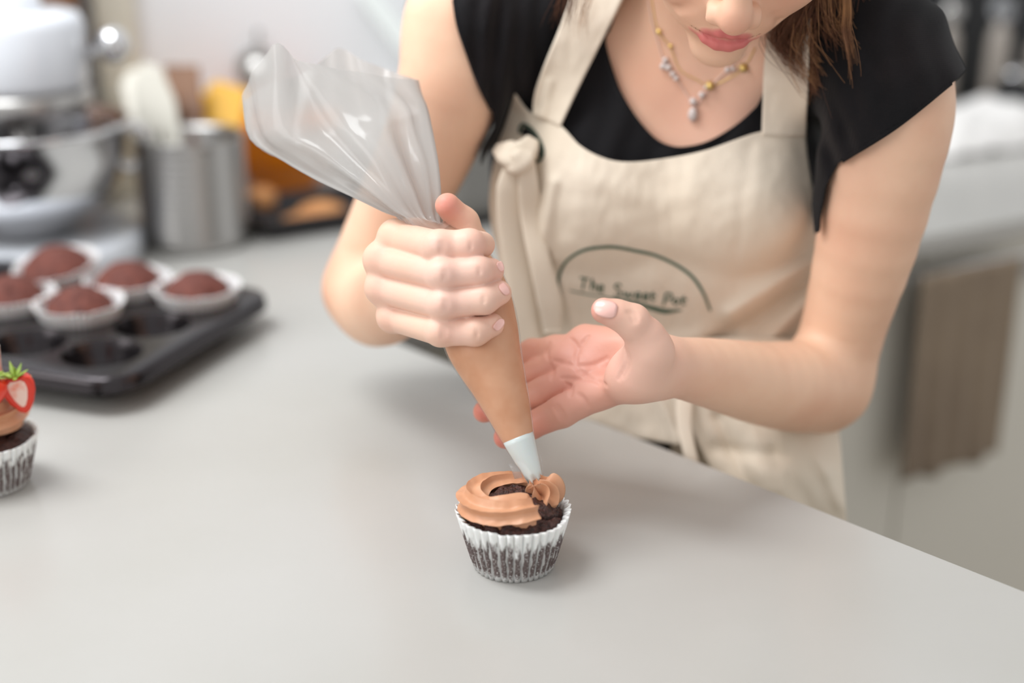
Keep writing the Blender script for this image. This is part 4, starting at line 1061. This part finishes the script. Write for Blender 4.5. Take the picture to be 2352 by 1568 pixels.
pale = spots(V, [(X(1040, 650, .89), .034, .75), (X(950, 660, .93), .030, .6), (X(1440, 800, .90), .035, .55), (X(1330, 860, .94), .030, .35), (X(1002, 562, .886), .006, .8), (X(1066, 632, .882), .012, .6), (X(1066, 700, .882), .012, .6), (X(1058, 772, .886), .011, .6), (X(960, 590, .915), .02, .5), (X(950, 690, .92), .03, .5), (X(1750, 300, 1.04), .05, .3)], np.zeros(len(V)))
near = np.linalg.norm(V - hO, axis=1) < .16
lips = np.zeros(len(V)); d = np.minimum(lipU.f(V[near]), lipL.f(V[near])); lips[near] = np.clip(1 - (d - .0001) / .0012, 0, 1)
body = mesh('body', V, F, 'skin', per, True, attrs={'flush': flush, 'pale': pale, 'lips': lips})
body_bvh = BVHTree.FromPolygons(V.tolist(), F.tolist())
def skin_D(px, py, d0=.80):
    a = P(px, py, d0); d = Vector(a - np.array([0, 0, CAMZ])).normalized(); h = body_bvh.ray_cast(Vector(a), d)
    return np.nan if h[0] is None else proj(np.array(h[0]))[2]

# ---- nails
def nail(px, py, ang, w, l, tree=body_tree, flat=(0, 0)):
    nu, nv = 9, 9; c = np.array([px, py], float); d = np.array([math.cos(ang), -math.sin(ang)]); s = np.array([-d[1], d[0]]); S = []
    for j in range(nv):
        for i in range(nu):
            u = (i / (nu - 1) * 2 - 1); q = (j / (nv - 1) * 2 - 1); k = max(.05, (1 - abs(q) ** 2.6)) ** .5 if q > 0 else max(.3, (1 - abs(q) ** 5)) ** .5
            S.append(c + s * u * w * k + d * q * l)
    S = np.array(S); D = np.array([skin_D(*q_) for q_ in S]);
    if np.isnan(D).all(): return
    D = np.where(np.isnan(D), np.nanmean(D), D); A = np.c_[np.ones(len(S)), S - c, (S - c) ** 2]; k_, *_ = np.linalg.lstsq(A, D, rcond=None); D = A @ k_
    V = [P(x, y, dd - .0008) for (x, y), dd in zip(S, D)]
    o = mesh('fingernail', V, grid_faces(nu, nv), 'nail', body, True); mod_solid(o, .0004, 0); return o
nail(1390, 709, R(168), 20, 27); nail(1159, 664, R(-55), 9, 15); nail(1147, 745, R(50), 9, 15)
nail(1150, 612, R(-70), 7, 12)

# ---- black top
shirt_tree = Uni(.022, torso, schain([(X(2018, 120, 1.010), .0405), (X(2046, 215, 1.000), .0420), (X(2040, 330, 1.005), .0400), (X(1990, 560, 1.035), .0354)], .012), schain([(X(1062, 60, 1.075), .0425), (X(1030, 215, 1.085), .0375), (X(968, 370, 1.105), .032)], .012))
def shirt_post(p, v):
    x, y, D = proj(p)
    w = np.sin((x * .75 + y * .35) * .055) * .0012 + np.sin((x * .9 - y * .5) * .031 + 1.3) * .0018 + np.sin(x * .09 + np.sin(y * .02) * 2) * .0008
    sl = np.exp(-((x - 1930) / 60) ** 2 - ((y - 330) / 110) ** 2) * np.sin((x * .85 - y * .3) * .14) * .0022
    cap_ = .005 * np.exp(-((x - 2180) / 70) ** 2 - ((y - 175) / 60) ** 2) + .002 * np.exp(-((x - 1910) / 40) ** 2 - ((y - 400) / 60) ** 2)
    lf = np.exp(-((x - 1150) / 80) ** 2) * np.sin(x * .13 + y * .012) * .0018
    return v - .0055 - w - sl - cap_ - lf
V, F = surface(shirt_tree, (-.20, .86, .72), (.44, 1.50, 1.42), .0034, post=shirt_post)
x, y, D = proj(V)
neck = [(1450, -80), (1420, 0), (1400, 60), (1387, 94), (1403, 159), (1425, 217), (1461, 275), (1504, 322), (1544, 340), (1584, 340), (1631, 327), (1685, 296), (1728, 260), (1750, 231), (1775, 160), (1790, 60), (1805, -100), (1800, -400), (1450, -400)]
m = np.minimum(-poly_sd(x, y, neck), (1.135 - D) * 3000)
ax_ = h_(0, -.045, -.028) - neckB; tq = np.clip(((V - neckB) @ ax_) / (ax_ @ ax_), .22, 1); m = np.maximum(m, (.070 - np.linalg.norm(V - neckB - tq[:, None] * ax_, axis=1)) * 3000)
slR = [(2235, 140), (2196, 183), (2060, 290), (1925, 375), (1898, 425), (1884, 500), (1878, 640), (1880, 1500), (2600, 1500), (2600, 100)]
slL = [(1030, -400), (1038, -60), (1042, 0), (1052, 60), (1072, 120), (1098, 190), (1130, 255), (1136, 290), (1108, 340), (1100, 420), (1085, 520), (1085, 1200), (500, 1200), (500, -400)]
tf = torso.f(V); m = np.maximum(m, np.minimum(-poly_sd(x, y, slR), (tf - armL.f(V)) * 3000)); m = np.maximum(m, np.minimum(-poly_sd(x, y, slL), (tf - armR.f(V)) * 3000))
m = np.maximum(m, np.minimum(-poly_sd(x, y, [(1855, 548), (1900, 520), (1995, 540), (1995, 820), (1855, 820)]), (1.14 - D) * 3000)); m = np.maximum(m, np.minimum(-poly_sd(x, y, [(1835, 430), (1862, 430), (1874, 560), (1835, 560)]), (1.13 - D) * 3000)); m = np.maximum(m, (.79 - V[:, 2]) * 3000)
V, F = clip_mesh(V, F, m)
o = mesh('black_top', V, F, 'shirt', per, True); mod_solid(o, .0011, 0)
# rolled hems along the neckline and both sleeves
class Off:
    def __init__(s, t): s.t = t; s.c = t.c; s.R = t.R
    def f(s, p, c=None, r=0): return shirt_post(p, s.t.f(p))
shirt_s = Off(shirt_tree)
def hem(pts, r=.0016, n=60):
    pts = catmull(pts, n); D = ray_hit(shirt_s, pts[:, 0], pts[:, 1], 0.0); ok = ~np.isnan(D)
    if ok.sum() < 3: return
    D = np.interp(np.arange(n), np.arange(n)[ok], D[ok]); D = np.convolve(np.r_[[D[0]] * 2, D, [D[-1]] * 2], np.ones(5) / 5, 'valid')
    pp = [P(a, b, d_ + .0004) for (a, b), d_ in zip(pts, D)]; V, F = tube(pp, r, 8); mesh('hem', V, F, 'shirt', o)
hem([(1422, 0), (1400, 60), (1387, 94), (1403, 159), (1425, 217), (1461, 275), (1504, 322), (1544, 340), (1584, 340), (1631, 327), (1685, 296), (1728, 260), (1750, 231), (1775, 160)])
hem([(2184, 191), (2060, 290), (1935, 369)])
hem([(1043, 0), (1053, 60), (1073, 120), (1099, 190), (1128, 250)])

# ---- trousers and shoes, hidden behind the worktop from here
hip = X(1565, 1120, 1.27)
def leg(sx):
    x0 = hip[0] + sx * .035; V, F = tube([(x0, hip[1], .90), (x0 + sx * .01, hip[1], .75), (x0 + sx * .015, hip[1] - .005, .5), (x0 + sx * .015, hip[1] + .005, .3), (x0 + sx * .015, hip[1] + .01, .07)], [.075, .068, .060, .056, .050], 24); return V, F
vf = join(leg(-1), leg(1)); tr = mesh('trousers', vf[0], vf[1], 'trouser', per)
V, F = surface(Uni(.03, Ell(hip + [0, 0, .0], (.125, .105, .13)), Cap(hip + [-.05, 0, -.02], hip + [-.055, 0, -.12], .078, .078), Cap(hip + [.05, 0, -.02], hip + [.055, 0, -.12], .078, .078)), hip - .32, hip + .32, .008)
me_ = mesh('trouser_seat', V, F, 'trouser', per)
for sx in (-1, 1):
    x0 = hip[0] + sx * .09
    V, F = surface(Uni(.02, Cap((x0, hip[1] + .03, .04), (x0 + sx * .01, hip[1] - .13, .03), .036, .032), Cap((x0, hip[1] + .02, .05), (x0, hip[1] + .02, .09), .036, .04)), (x0 - .09, hip[1] - .24, -.02), (x0 + .09, hip[1] + .12, .16), .006, post=lambda p, v: np.maximum(v, .002 - p[:, 2]))
    mesh('shoe', V, F, 'shoe', per)

# ---- linen apron
apr = bpy.data.objects.new('apron', None); COL.objects.link(apr); apr.parent = per; apr.matrix_parent_inverse = Matrix.Translation(per.location).inverted()
def alink(name, V, F, m): 
    o = mesh(name, V, F, m, None); o.parent = apr; o.matrix_parent_inverse = Matrix.Identity(4); return o
def cloth_grid(left, right, top, bot, nu, nv, table, off=.010, folds=(), smooth_=10, tree=shirt_tree, hitmin=True):
    """quilt between four picture-plane edges (left/right go downwards, top/bot go rightwards), laid over the body"""
    Lc, Rc, Tc, Bc = catmull(left, nv), catmull(right, nv), catmull(top, nu), catmull(bot, nu)
    u = np.linspace(0, 1, nu)[None, :, None]; v = np.linspace(0, 1, nv)[:, None, None]
    S = (1 - u) * Lc[:, None] + u * Rc[:, None] + (1 - v) * Tc[None] + v * Bc[None] - ((1 - u) * (1 - v) * Tc[0] + u * (1 - v) * Tc[-1] + (1 - u) * v * Bc[0] + u * v * Bc[-1])
    px, py = S[..., 0], S[..., 1]; xs, ys, T = table; T = np.array(T, float)
    def tab(a, b):
        rows = np.array([np.interp(a.ravel(), xs, r_) for r_ in T]); yi = np.interp(b.ravel(), ys, np.arange(len(ys))); i0 = np.clip(yi.astype(int), 0, len(ys) - 2); f_ = yi - i0
        k = np.arange(rows.shape[1]); f_ = f_ * f_ * (3 - 2 * f_); return (rows[i0, k] * (1 - f_) + rows[i0 + 1, k] * f_).reshape(a.shape)
    D = tab(px, py)
    if hitmin:
        hit = ray_hit(tree, px, py, .006).reshape(D.shape); lim = np.where(np.isnan(hit), 9, hit - off)
        for _ in range(smooth_):
            D = np.minimum(D, lim); Q = np.pad(D, 1, mode='edge'); D = (Q[:-2, 1:-1] + Q[2:, 1:-1] + Q[1:-1, :-2] + Q[1:-1, 2:] + 2 * D) / 6
        D = np.minimum(D, lim + off * .35)
    for (x0, y0, x1, y1, w, A) in folds:
        e = np.array([x1 - x0, y1 - y0], float); L2 = e @ e; t = ((px - x0) * e[0] + (py - y0) * e[1]) / L2; tc = np.clip(t, 0, 1)
        dd = np.hypot(px - x0 - tc * e[0], py - y0 - tc * e[1]); D = D - A * np.exp(-(dd / w) ** 2)
    D = D + np.array([[mn.noise(Vector((a * .012, b * .008, 2.0))) * .0022 + mn.noise(Vector((a * .05, b * .03, 5.0))) * .0006 for a, b in zip(r1, r2)] for r1, r2 in zip(px, py)])
    V = np.array([P(a, b, c) for a, b, c in zip(px.ravel(), py.ravel(), D.ravel())])
    return V, grid_faces(nu, nv)[::1]
tb_bib = ([1100, 1300, 1500, 1700, 1900], [200, 400, 600, 800, 1000],
          [[1.115, 1.060, 1.045, 1.035, 1.055], [1.115, 1.058, 1.045, 1.040, 1.075], [1.135, 1.085, 1.070, 1.075, 1.105], [1.150, 1.115, 1.100, 1.105, 1.130], [1.15, 1.125, 1.115, 1.11, 1.13]])
bib_folds = [(1268, 420, 1236, 640, 16, .0050), (1222, 440, 1205, 700, 13, -.0055), (1180, 430, 1165, 640, 18, .0040), (1270, 600, 1330, 800, 16, .004), (1235, 600, 1240, 800, 12, -.004), (1300, 560, 1420, 760, 22, .002),
             (1870, 600, 1680, 720, 20, .0085), (1868, 640, 1640, 790, 22, -.0120), (1870, 680, 1720, 830, 20, .0095), (1860, 560, 1700, 640, 26, -.0030), (1600, 360, 1560, 560, 30, .0016), (1720, 340, 1690, 600, 16, -.0016), (1330, 400, 1520, 470, 26, .0014), (1480, 790, 1700, 760, 18, .003)]
V, F = cloth_grid([(1182, 216), (1162, 280), (1140, 345), (1124, 450), (1132, 540), (1155, 640), (1185, 760), (1215, 860)], [(1851, 302), (1856, 360), (1869, 440), (1885, 520), (1894, 590), (1886, 680), (1880, 780), (1890, 870)],
                  [(1182, 216), (1215, 256), (1284, 286), (1332, 334), (1385, 362), (1440, 372), (1520, 365), (1620, 345), (1750, 302), (1851, 302)], [(1215, 860), (1400, 850), (1600, 845), (1890, 870)], 120, 110, tb_bib, folds=bib_folds, tree=torso)
bib = alink('bib', V, F, 'linen'); mod_solid(bib, .0013, 1)
bvh = BVHTree.FromPolygons([Vector(v) for v in V], F)
def on_bib(px, py, lift=.0006):
    d = Vector(P(px, py, 1.0) - np.array([0, 0, CAMZ])).normalized(); h = bvh.ray_cast(Vector((0, 0, CAMZ)), d)
    if h[0] is None: return P(px, py, 1.08)
    return np.array(h[0] - d * lift)
def print_ribbon(name, pts, widths, n=60, m='green_print', parent=None, lift=.0006, closed=False):
    pts = catmull(pts, n) if len(pts) > 2 else np.array([np.array(pts[0]) + (np.array(pts[-1]) - np.array(pts[0])) * t for t in np.linspace(0, 1, n)])
    w = np.interp(np.linspace(0, 1, n), np.linspace(0, 1, len(widths)), widths); T = np.gradient(pts, axis=0); T /= np.linalg.norm(T, axis=1)[:, None] + 1e-9
    N_ = np.stack([-T[:, 1], T[:, 0]], 1); V = []
    for i in range(n):
        for s in (-1, 1): V.append(on_bib(*(pts[i] + N_[i] * s * w[i] / 2), lift))
    return np.array(V), [(2 * i, 2 * i + 1, 2 * i + 3, 2 * i + 2) for i in range(n - 1)]
logo = [print_ribbon('', [(1287, 680), (1282, 648), (1290, 617), (1307.5, 594), (1340.6, 575), (1381, 568), (1415.6, 568), (1459, 576), (1503, 586), (1546, 604.5), (1578, 625), (1599, 646), (1618, 678), (1632, 714)], [6, 7, 6.5, 7, 7, 6.5, 7, 7, 5], 120)]
logo.append(print_ribbon('', [(1308, 667), (1340, 674), (1400, 684), (1450, 694), (1500, 708), (1530, 715), (1566, 712)], [2, 3, 3, 7, 11, 11, 3], 60))
def stroke(*p, w=4.2): logo.append(print_ribbon('', list(p), [w, w], 14, lift=.0007))
# hand-lettered words, letter by letter
stroke((1332, 637), (1352, 641)); stroke((1342, 639), (1338, 664))
stroke((1361, 640), (1357, 666)); stroke((1358, 656), (1364, 652), (1368, 656), (1366, 668))
stroke((1375, 663), (1385, 662), (1384, 656), (1378, 656), (1374, 664), (1378, 670), (1387, 669))
stroke((1427, 657), (1420, 652), (1412, 657), (1418, 665), (1426, 672), (1422, 680), (1411, 678))
stroke((1434, 670), (1436, 682), (1442, 674), (1447, 684), (1453, 672))
for bx, by in ((1460, 680), (1478, 682)): stroke((bx, by), (bx + 10, by - 1), (bx + 9, by - 7), (bx + 3, by - 7), (bx - 1, by + 1), (bx + 3, by + 7), (bx + 12, by + 5))
stroke((1500, 670), (1497, 688), (1505, 690)); stroke((1493, 677), (1507, 679))
stroke((1529, 674), (1524, 702)); stroke((1529, 674), (1542, 675), (1541, 686), (1527, 688))
stroke((1552, 686), (1546, 692), (1551, 699), (1558, 695), (1557, 688), (1552, 686)); stroke((1571, 680), (1567, 697), (1574, 699)); stroke((1563, 686), (1578, 688))
vf = join(*logo); o = alink('printed_logo', vf[0], vf[1], 'green_print')
# green-edged slot and the knotted tie through it
V, F = tube([on_bib(*q, .0012) for q in catmull([(1195, 306), (1194, 294), (1203, 286), (1222, 298), (1238, 320), (1247, 345), (1244, 362), (1234, 372)], 40)], .0014, 8)
alink('slot_stitching', V, F, 'green_thread')
Vs = [on_bib(*q, .0006) for q in ((1196, 305), (1203, 290), (1221, 301), (1236, 322), (1244, 346), (1240, 362), (1228, 350), (1212, 325))]
alink('slot', np.array(Vs), [tuple(range(8))], 'shirt')
def fold_tube(pts, rads, flat=.6, n=18, rip=.18, name='tie'):
    V, F = sweep(np.array([P(*q) for q in catmull(pts, 40)]), np.interp(np.linspace(0, 1, 40), np.linspace(0, 1, len(rads)), rads), [(2 * math.pi * i / n, 1 + rip * math.sin(3 * 2 * math.pi * i / n)) for i in range(n)], up=CN, flat=flat)
    return V, F
k1 = fold_tube([(1222, 322, 1.062), (1208, 345, 1.056), (1188, 358, 1.054), (1166, 352, 1.062), (1142, 342, 1.075)], [.005, .0085, .0095, .009, .004], .8)
k2 = fold_tube([(1214, 340, 1.058), (1202, 362, 1.050), (1186, 374, 1.053), (1168, 370, 1.064)], [.004, .008, .008, .004], .8)
vf = join(k1, k2); alink('tie_knot', vf[0], vf[1], 'linen')
V, F = fold_tube([(1192, 365, 1.058), (1180, 430, 1.068), (1178, 520, 1.083), (1190, 620, 1.095), (1200, 720, 1.105), (1215, 800, 1.11)], [.008, .0125, .0115, .010, .0125, .011], .35, rip=.12)
alink('tie_end', V, F, 'linen')
V, F = fold_tube([(1208, 368, 1.052), (1214, 430, 1.060), (1222, 500, 1.072), (1240, 600, 1.078), (1262, 690, 1.09), (1270, 760, 1.10)], [.006, .0075, .0085, .008, .0095, .007], .4, rip=.12)
alink('tie_end', V, F, 'linen')
# straps
tb_s = ([1200, 1500, 1900], [-200, 100, 300], [[1.12, 1.09, 1.06], [1.09, 1.07, 1.045], [1.07, 1.05, 1.05]])
V, F = cloth_grid([(1350, -150), (1320, -40), (1290, 50), (1250, 150), (1228, 215), (1224, 262)], [(1480, -150), (1450, -60), (1430, 0), (1385, 90), (1330, 200), (1286, 292)], [(1350, -150), (1415, -150), (1480, -150)], [(1224, 262), (1255, 276), (1286, 292)], 16, 50, tb_s, folds=[(1262, 190, 1246, 262, 12, .003)], tree=shirt_tree)
V = V + CN * -.0; o = alink('strap', V, F, 'linen'); mod_solid(o, .0016, 0)
V, F = cloth_grid([(1800, -150), (1790, -40), (1766, 60), (1758, 120), (1753, 200), (1750, 312)], [(1880, -150), (1868, -40), (1860, 50), (1857, 150), (1855, 220), (1851, 312)], [(1800, -150), (1840, -150), (1880, -150)], [(1750, 312), (1800, 314), (1851, 312)], 16, 50, tb_s, folds=[(1770, 190, 1850, 200, 14, .0012)], tree=shirt_tree)
o = alink('strap', V, F, 'linen'); mod_solid(o, .0016, 0)
# skirt: right panel, left panel with its lower edge above the worktop, darker inner layer, hanging strip
tb_k = ([1200, 1400, 1600, 1800, 2000], [780, 900, 1000, 1100, 1400], [[1.15, 1.115, 1.10, 1.10, 1.14], [1.155, 1.120, 1.100, 1.09, 1.13], [1.16, 1.130, 1.100, 1.08, 1.11], [1.16, 1.14, 1.10, 1.07, 1.10], [1.2, 1.16, 1.12, 1.09, 1.12]])
V, F = cloth_grid([(1545, 780), (1560, 880), (1588, 980), (1625, 1060), (1665, 1150), (1700, 1400)], [(1870, 780), (1900, 880), (1926, 980), (1936, 1080), (1944, 1180), (1960, 1400)], [(1545, 780), (1700, 775), (1870, 780)], [(1700, 1400), (1830, 1410), (1960, 1400)], 60, 80, tb_k, hitmin=False,
                  folds=[(1700, 900, 1760, 1120, 28, .005), (1650, 960, 1720, 1120, 16, -.005), (1800, 980, 1900, 1080, 22, .004), (1780, 1040, 1880, 1200, 20, -.004), (1640, 1030, 1800, 1050, 18, -.004), (1860, 1000, 1930, 1160, 16, .005)])
o = alink('skirt', V, F, 'linen'); mod_solid(o, .0013, 1)
V, F = cloth_grid([(1225, 780), (1240, 840), (1262, 920), (1290, 985)], [(1590, 780), (1582, 880), (1566, 960), (1560, 1022)], [(1225, 780), (1400, 775), (1590, 780)], [(1290, 985), (1420, 1000), (1560, 1022)], 60, 50, tb_k, hitmin=False,
                  folds=[(1500, 880, 1560, 1020, 16, .005), (1400, 860, 1480, 1000, 24, .002), (1290, 820, 1340, 980, 24, .003)])
o = alink('skirt_panel', V, F, 'linen'); mod_solid(o, .0013, 1)
V, F = cloth_grid([(1520, 800), (1530, 900), (1540, 1000), (1550, 1400)], [(1700, 800), (1700, 900), (1720, 1000), (1760, 1400)], [(1520, 800), (1600, 800), (1700, 800)], [(1550, 1400), (1650, 1400), (1760, 1400)], 20, 30, ([1500, 1800], [700, 1500], [[1.135, 1.135], [1.155, 1.155]]), hitmin=False)
o = alink('inner_layer', V, F, 'linen'); mod_solid(o, .0013, 1)
V, F = fold_tube([(1575, 880, 1.10), (1572, 930, 1.092), (1572, 980, 1.085), (1582, 1030, 1.08), (1592, 1075, 1.078), (1596, 1150, 1.08)], [.004, .0065, .0055, .005, .0045, .004], .4, rip=.1)
alink('waist_tie', V, F, 'linen')

# ---- necklaces
def on_skin(px, py, lift=.0012):
    D = skin_D(px, py, .99)
    if np.isnan(D): D = 1.07
    return P(px, py, D - lift)
nk = bpy.data.objects.new('bead_necklace', None); COL.objects.link(nk); nk.parent = per; nk.matrix_parent_inverse = Matrix.Translation(per.location).inverted()
def nlink(name, vf, m, par):
    o = mesh(name, vf[0], vf[1], m, None); o.parent = par; return o
def ball(c, r, n=14, sz=1.0):
    v, f = lathe([(max(.0001, r * math.sin(a)), -r * math.cos(a) * sz) for a in np.linspace(0, math.pi, 9)], n, cap=False); return v + c, f
pts = catmull([(1484, -40), (1490, 10), (1500, 60), (1512, 100), (1528, 150), (1560, 190), (1588, 235), (1597, 250)], 26)
nlink('thread', tube([on_skin(*q, .0006) for q in pts], .0005, 6), 'thread', nk)
pts = catmull([(1597, 250), (1612, 225), (1645, 185), (1680, 150), (1712, 120)], 18)
nlink('thread', tube([on_skin(*q, .0006) for q in pts], .0005, 6), 'thread', nk)
for x, y, r in ((1528, 138, .0026), (1523, 152, .003), (1535, 155, .003), (1545, 170, .0026), (1553, 180, .0024), (1592, 233, .0034), (1612, 218, .0030), (1622, 200, .0022), (1671, 160, .0026), (1684, 158, .0020)):
    nlink('bead', ball(on_skin(x, y, .0020), r * .86), 'clear', nk)
nlink('pendant', ball(on_skin(1591, 263, .0028), .0036, 14, 1.5), 'clear', nk)
gk = bpy.data.objects.new('gold_necklace', None); COL.objects.link(gk); gk.parent = per; gk.matrix_parent_inverse = Matrix.Translation(per.location).inverted()
pts = catmull([(1492, -40), (1502, 30), (1513, 73), (1539, 108), (1562, 160), (1598, 182), (1631, 197), (1670, 182), (1708, 156), (1735, 110)], 40)
nlink('chain', tube([on_skin(*q, .0004) for q in pts], .0004, 6), 'gold', gk)
nlink('bead', ball(on_skin(1513, 73, .002), .0021), 'gold', gk); nlink('bead', ball(on_skin(1540, 106, .002), .0016), 'gold', gk)
for x, y in ((1631, 197), (1708, 156)):
    c = on_skin(x, y, .003); V = [c + CN * .0008, c - CN * .0008]; 
    for i in range(14): a = math.pi * i / 7 + .2; r_ = .0046 if i % 2 == 0 else .0026; V.append(c + CR * r_ * math.cos(a) + CU * r_ * math.sin(a))
    nlink('star', (np.array(V), [(0, 2 + i, 2 + (i + 1) % 14) for i in range(14)] + [(1, 2 + (i + 1) % 14, 2 + i) for i in range(14)]), 'gold', gk)

# ---- hair: cap on the skull, falling mass and loose strands
V, F = surface(Uni(.02, Ell(h_(0, .034, -.026), (.081, .090, .098), hM), Cap(h_(0, .0, -.09), h_(0.02, -.09, -.12), .035, .02)), hO - .25, hO + .25, .004)
q = (V - hO) @ hM.T; m = np.maximum((q[:, 2] - .045 + .5 * np.maximum(0, -q[:, 1])) * 1000, (-.12 - q[:, 1]) * 1000)
V, F = clip_mesh(V, F, m); hc = mesh('hair', V, F, 'hair', per, True)
rnd = random.Random(4)
def strands(specs, m, name, r0=.00026):
    vs = []
    for base, jit0, jit1, cnt, k in specs:
        for _ in range(cnt):
            a = [rnd.gauss(0, 1) for _ in range(6)]; pts = []
            for i, (x, y, D) in enumerate(base):
                t = i / (len(base) - 1); j = jit0 + (jit1 - jit0) * t; w = k * t
                pts.append((x + a[0] * j + w * a[2] * math.sin(3 * t + a[3]), y + a[1] * j * .6 + w * a[4] * math.cos(2 * t + a[5]), D + a[5] * .006))
            pts = catmull(pts, 16); rr_ = r0 * (1 - .75 * np.linspace(0, 1, 16)); vs.append(tube([P(*p) for p in pts], rr_, 4, False))
    vf = join(*vs); o = mesh(name, vf[0], vf[1], m, hc); o['kind'] = 'stuff'; return o
strands([([(1800, -330, .93), (1850, -200, .95), (1850, -60, .97), (1838, 0, .975), (1812, 50, .985), (1798, 80, .99), (1822, 120, 1.0), (1858, 165, 1.0), (1888, 205, 1.0)], 16, 18, 420, 10),
         ([(1800, -300, .93), (1860, -120, .96), (1835, 0, .975), (1800, 70, .985), (1830, 120, .995), (1880, 150, .995), (1930, 195, .995)], 18, 22, 160, 26),
         ([(1810, -320, .93), (1900, -120, .96), (1890, 0, .975), (1880, 60, .98), (1900, 110, .985), (1940, 150, .99)], 30, 34, 110, 50),
         ([(1500, -300, .93), (1400, -180, .96), (1320, -70, 1.0), (1308, -15, 1.01), (1298, 25, 1.02), (1290, 45, 1.03)], 14, 16, 60, 18),
         ([(1820, -340, .92), (1940, -120, .96), (2010, 10, .98), (2040, 50, .985), (2060, 90, .99)], 40, 50, 26, 60)], 'hair', 'hair_strands')
strands([([(1820, -350, .91), (1930, -160, .945), (1945, 10, .96), (1942, 60, .962), (1952, 110, .965), (1962, 170, .97), (1965, 215, .975)], 5, 8, 60, 8),
         ([(1815, -330, .92), (1910, -120, .955), (1925, 10, .965), (1935, 60, .97), (1985, 120, .975), (2010, 140, .98)], 20, 22, 40, 26),
         ([(1850, 60, .985), (1850, 110, .99), (1870, 150, .99), (1900, 190, .99)], 18, 24, 70, 20),
         ([(1510, -300, .93), (1420, -170, .97), (1352, -10, 1.01), (1338, 40, 1.02), (1335, 70, 1.02)], 8, 10, 16, 10)], 'hair2', 'fair_strands')

# eyebrows and lashes (above the frame, seen only from other sides)
def face_pt(x, y, lift=.0006):
    for z in np.arange(.135, .03, -.0005):
        if head.f(h_(x, y, z)[None])[0] < 0: return h_(x, y, z + lift)
    return h_(x, y, .08)
for s_ in (-1, 1):
    v, f = tube([face_pt(s_ * x_, y_) for x_, y_ in ((.014, .033), (.022, .037), (.032, .039), (.042, .036), (.048, .031))], [.0012, .0022, .0022, .0016, .0006], 8); mesh('eyebrow', v, f, 'hair', body)
    v, f = tube([face_pt(s_ * x_, y_) for x_, y_ in ((.019, .006), (.026, .003), (.033, .0025), (.040, .005), (.045, .009))], [.0003, .0008, .0008, .0007, .0003], 6); mesh('eyelashes', v, f, 'hair', body)
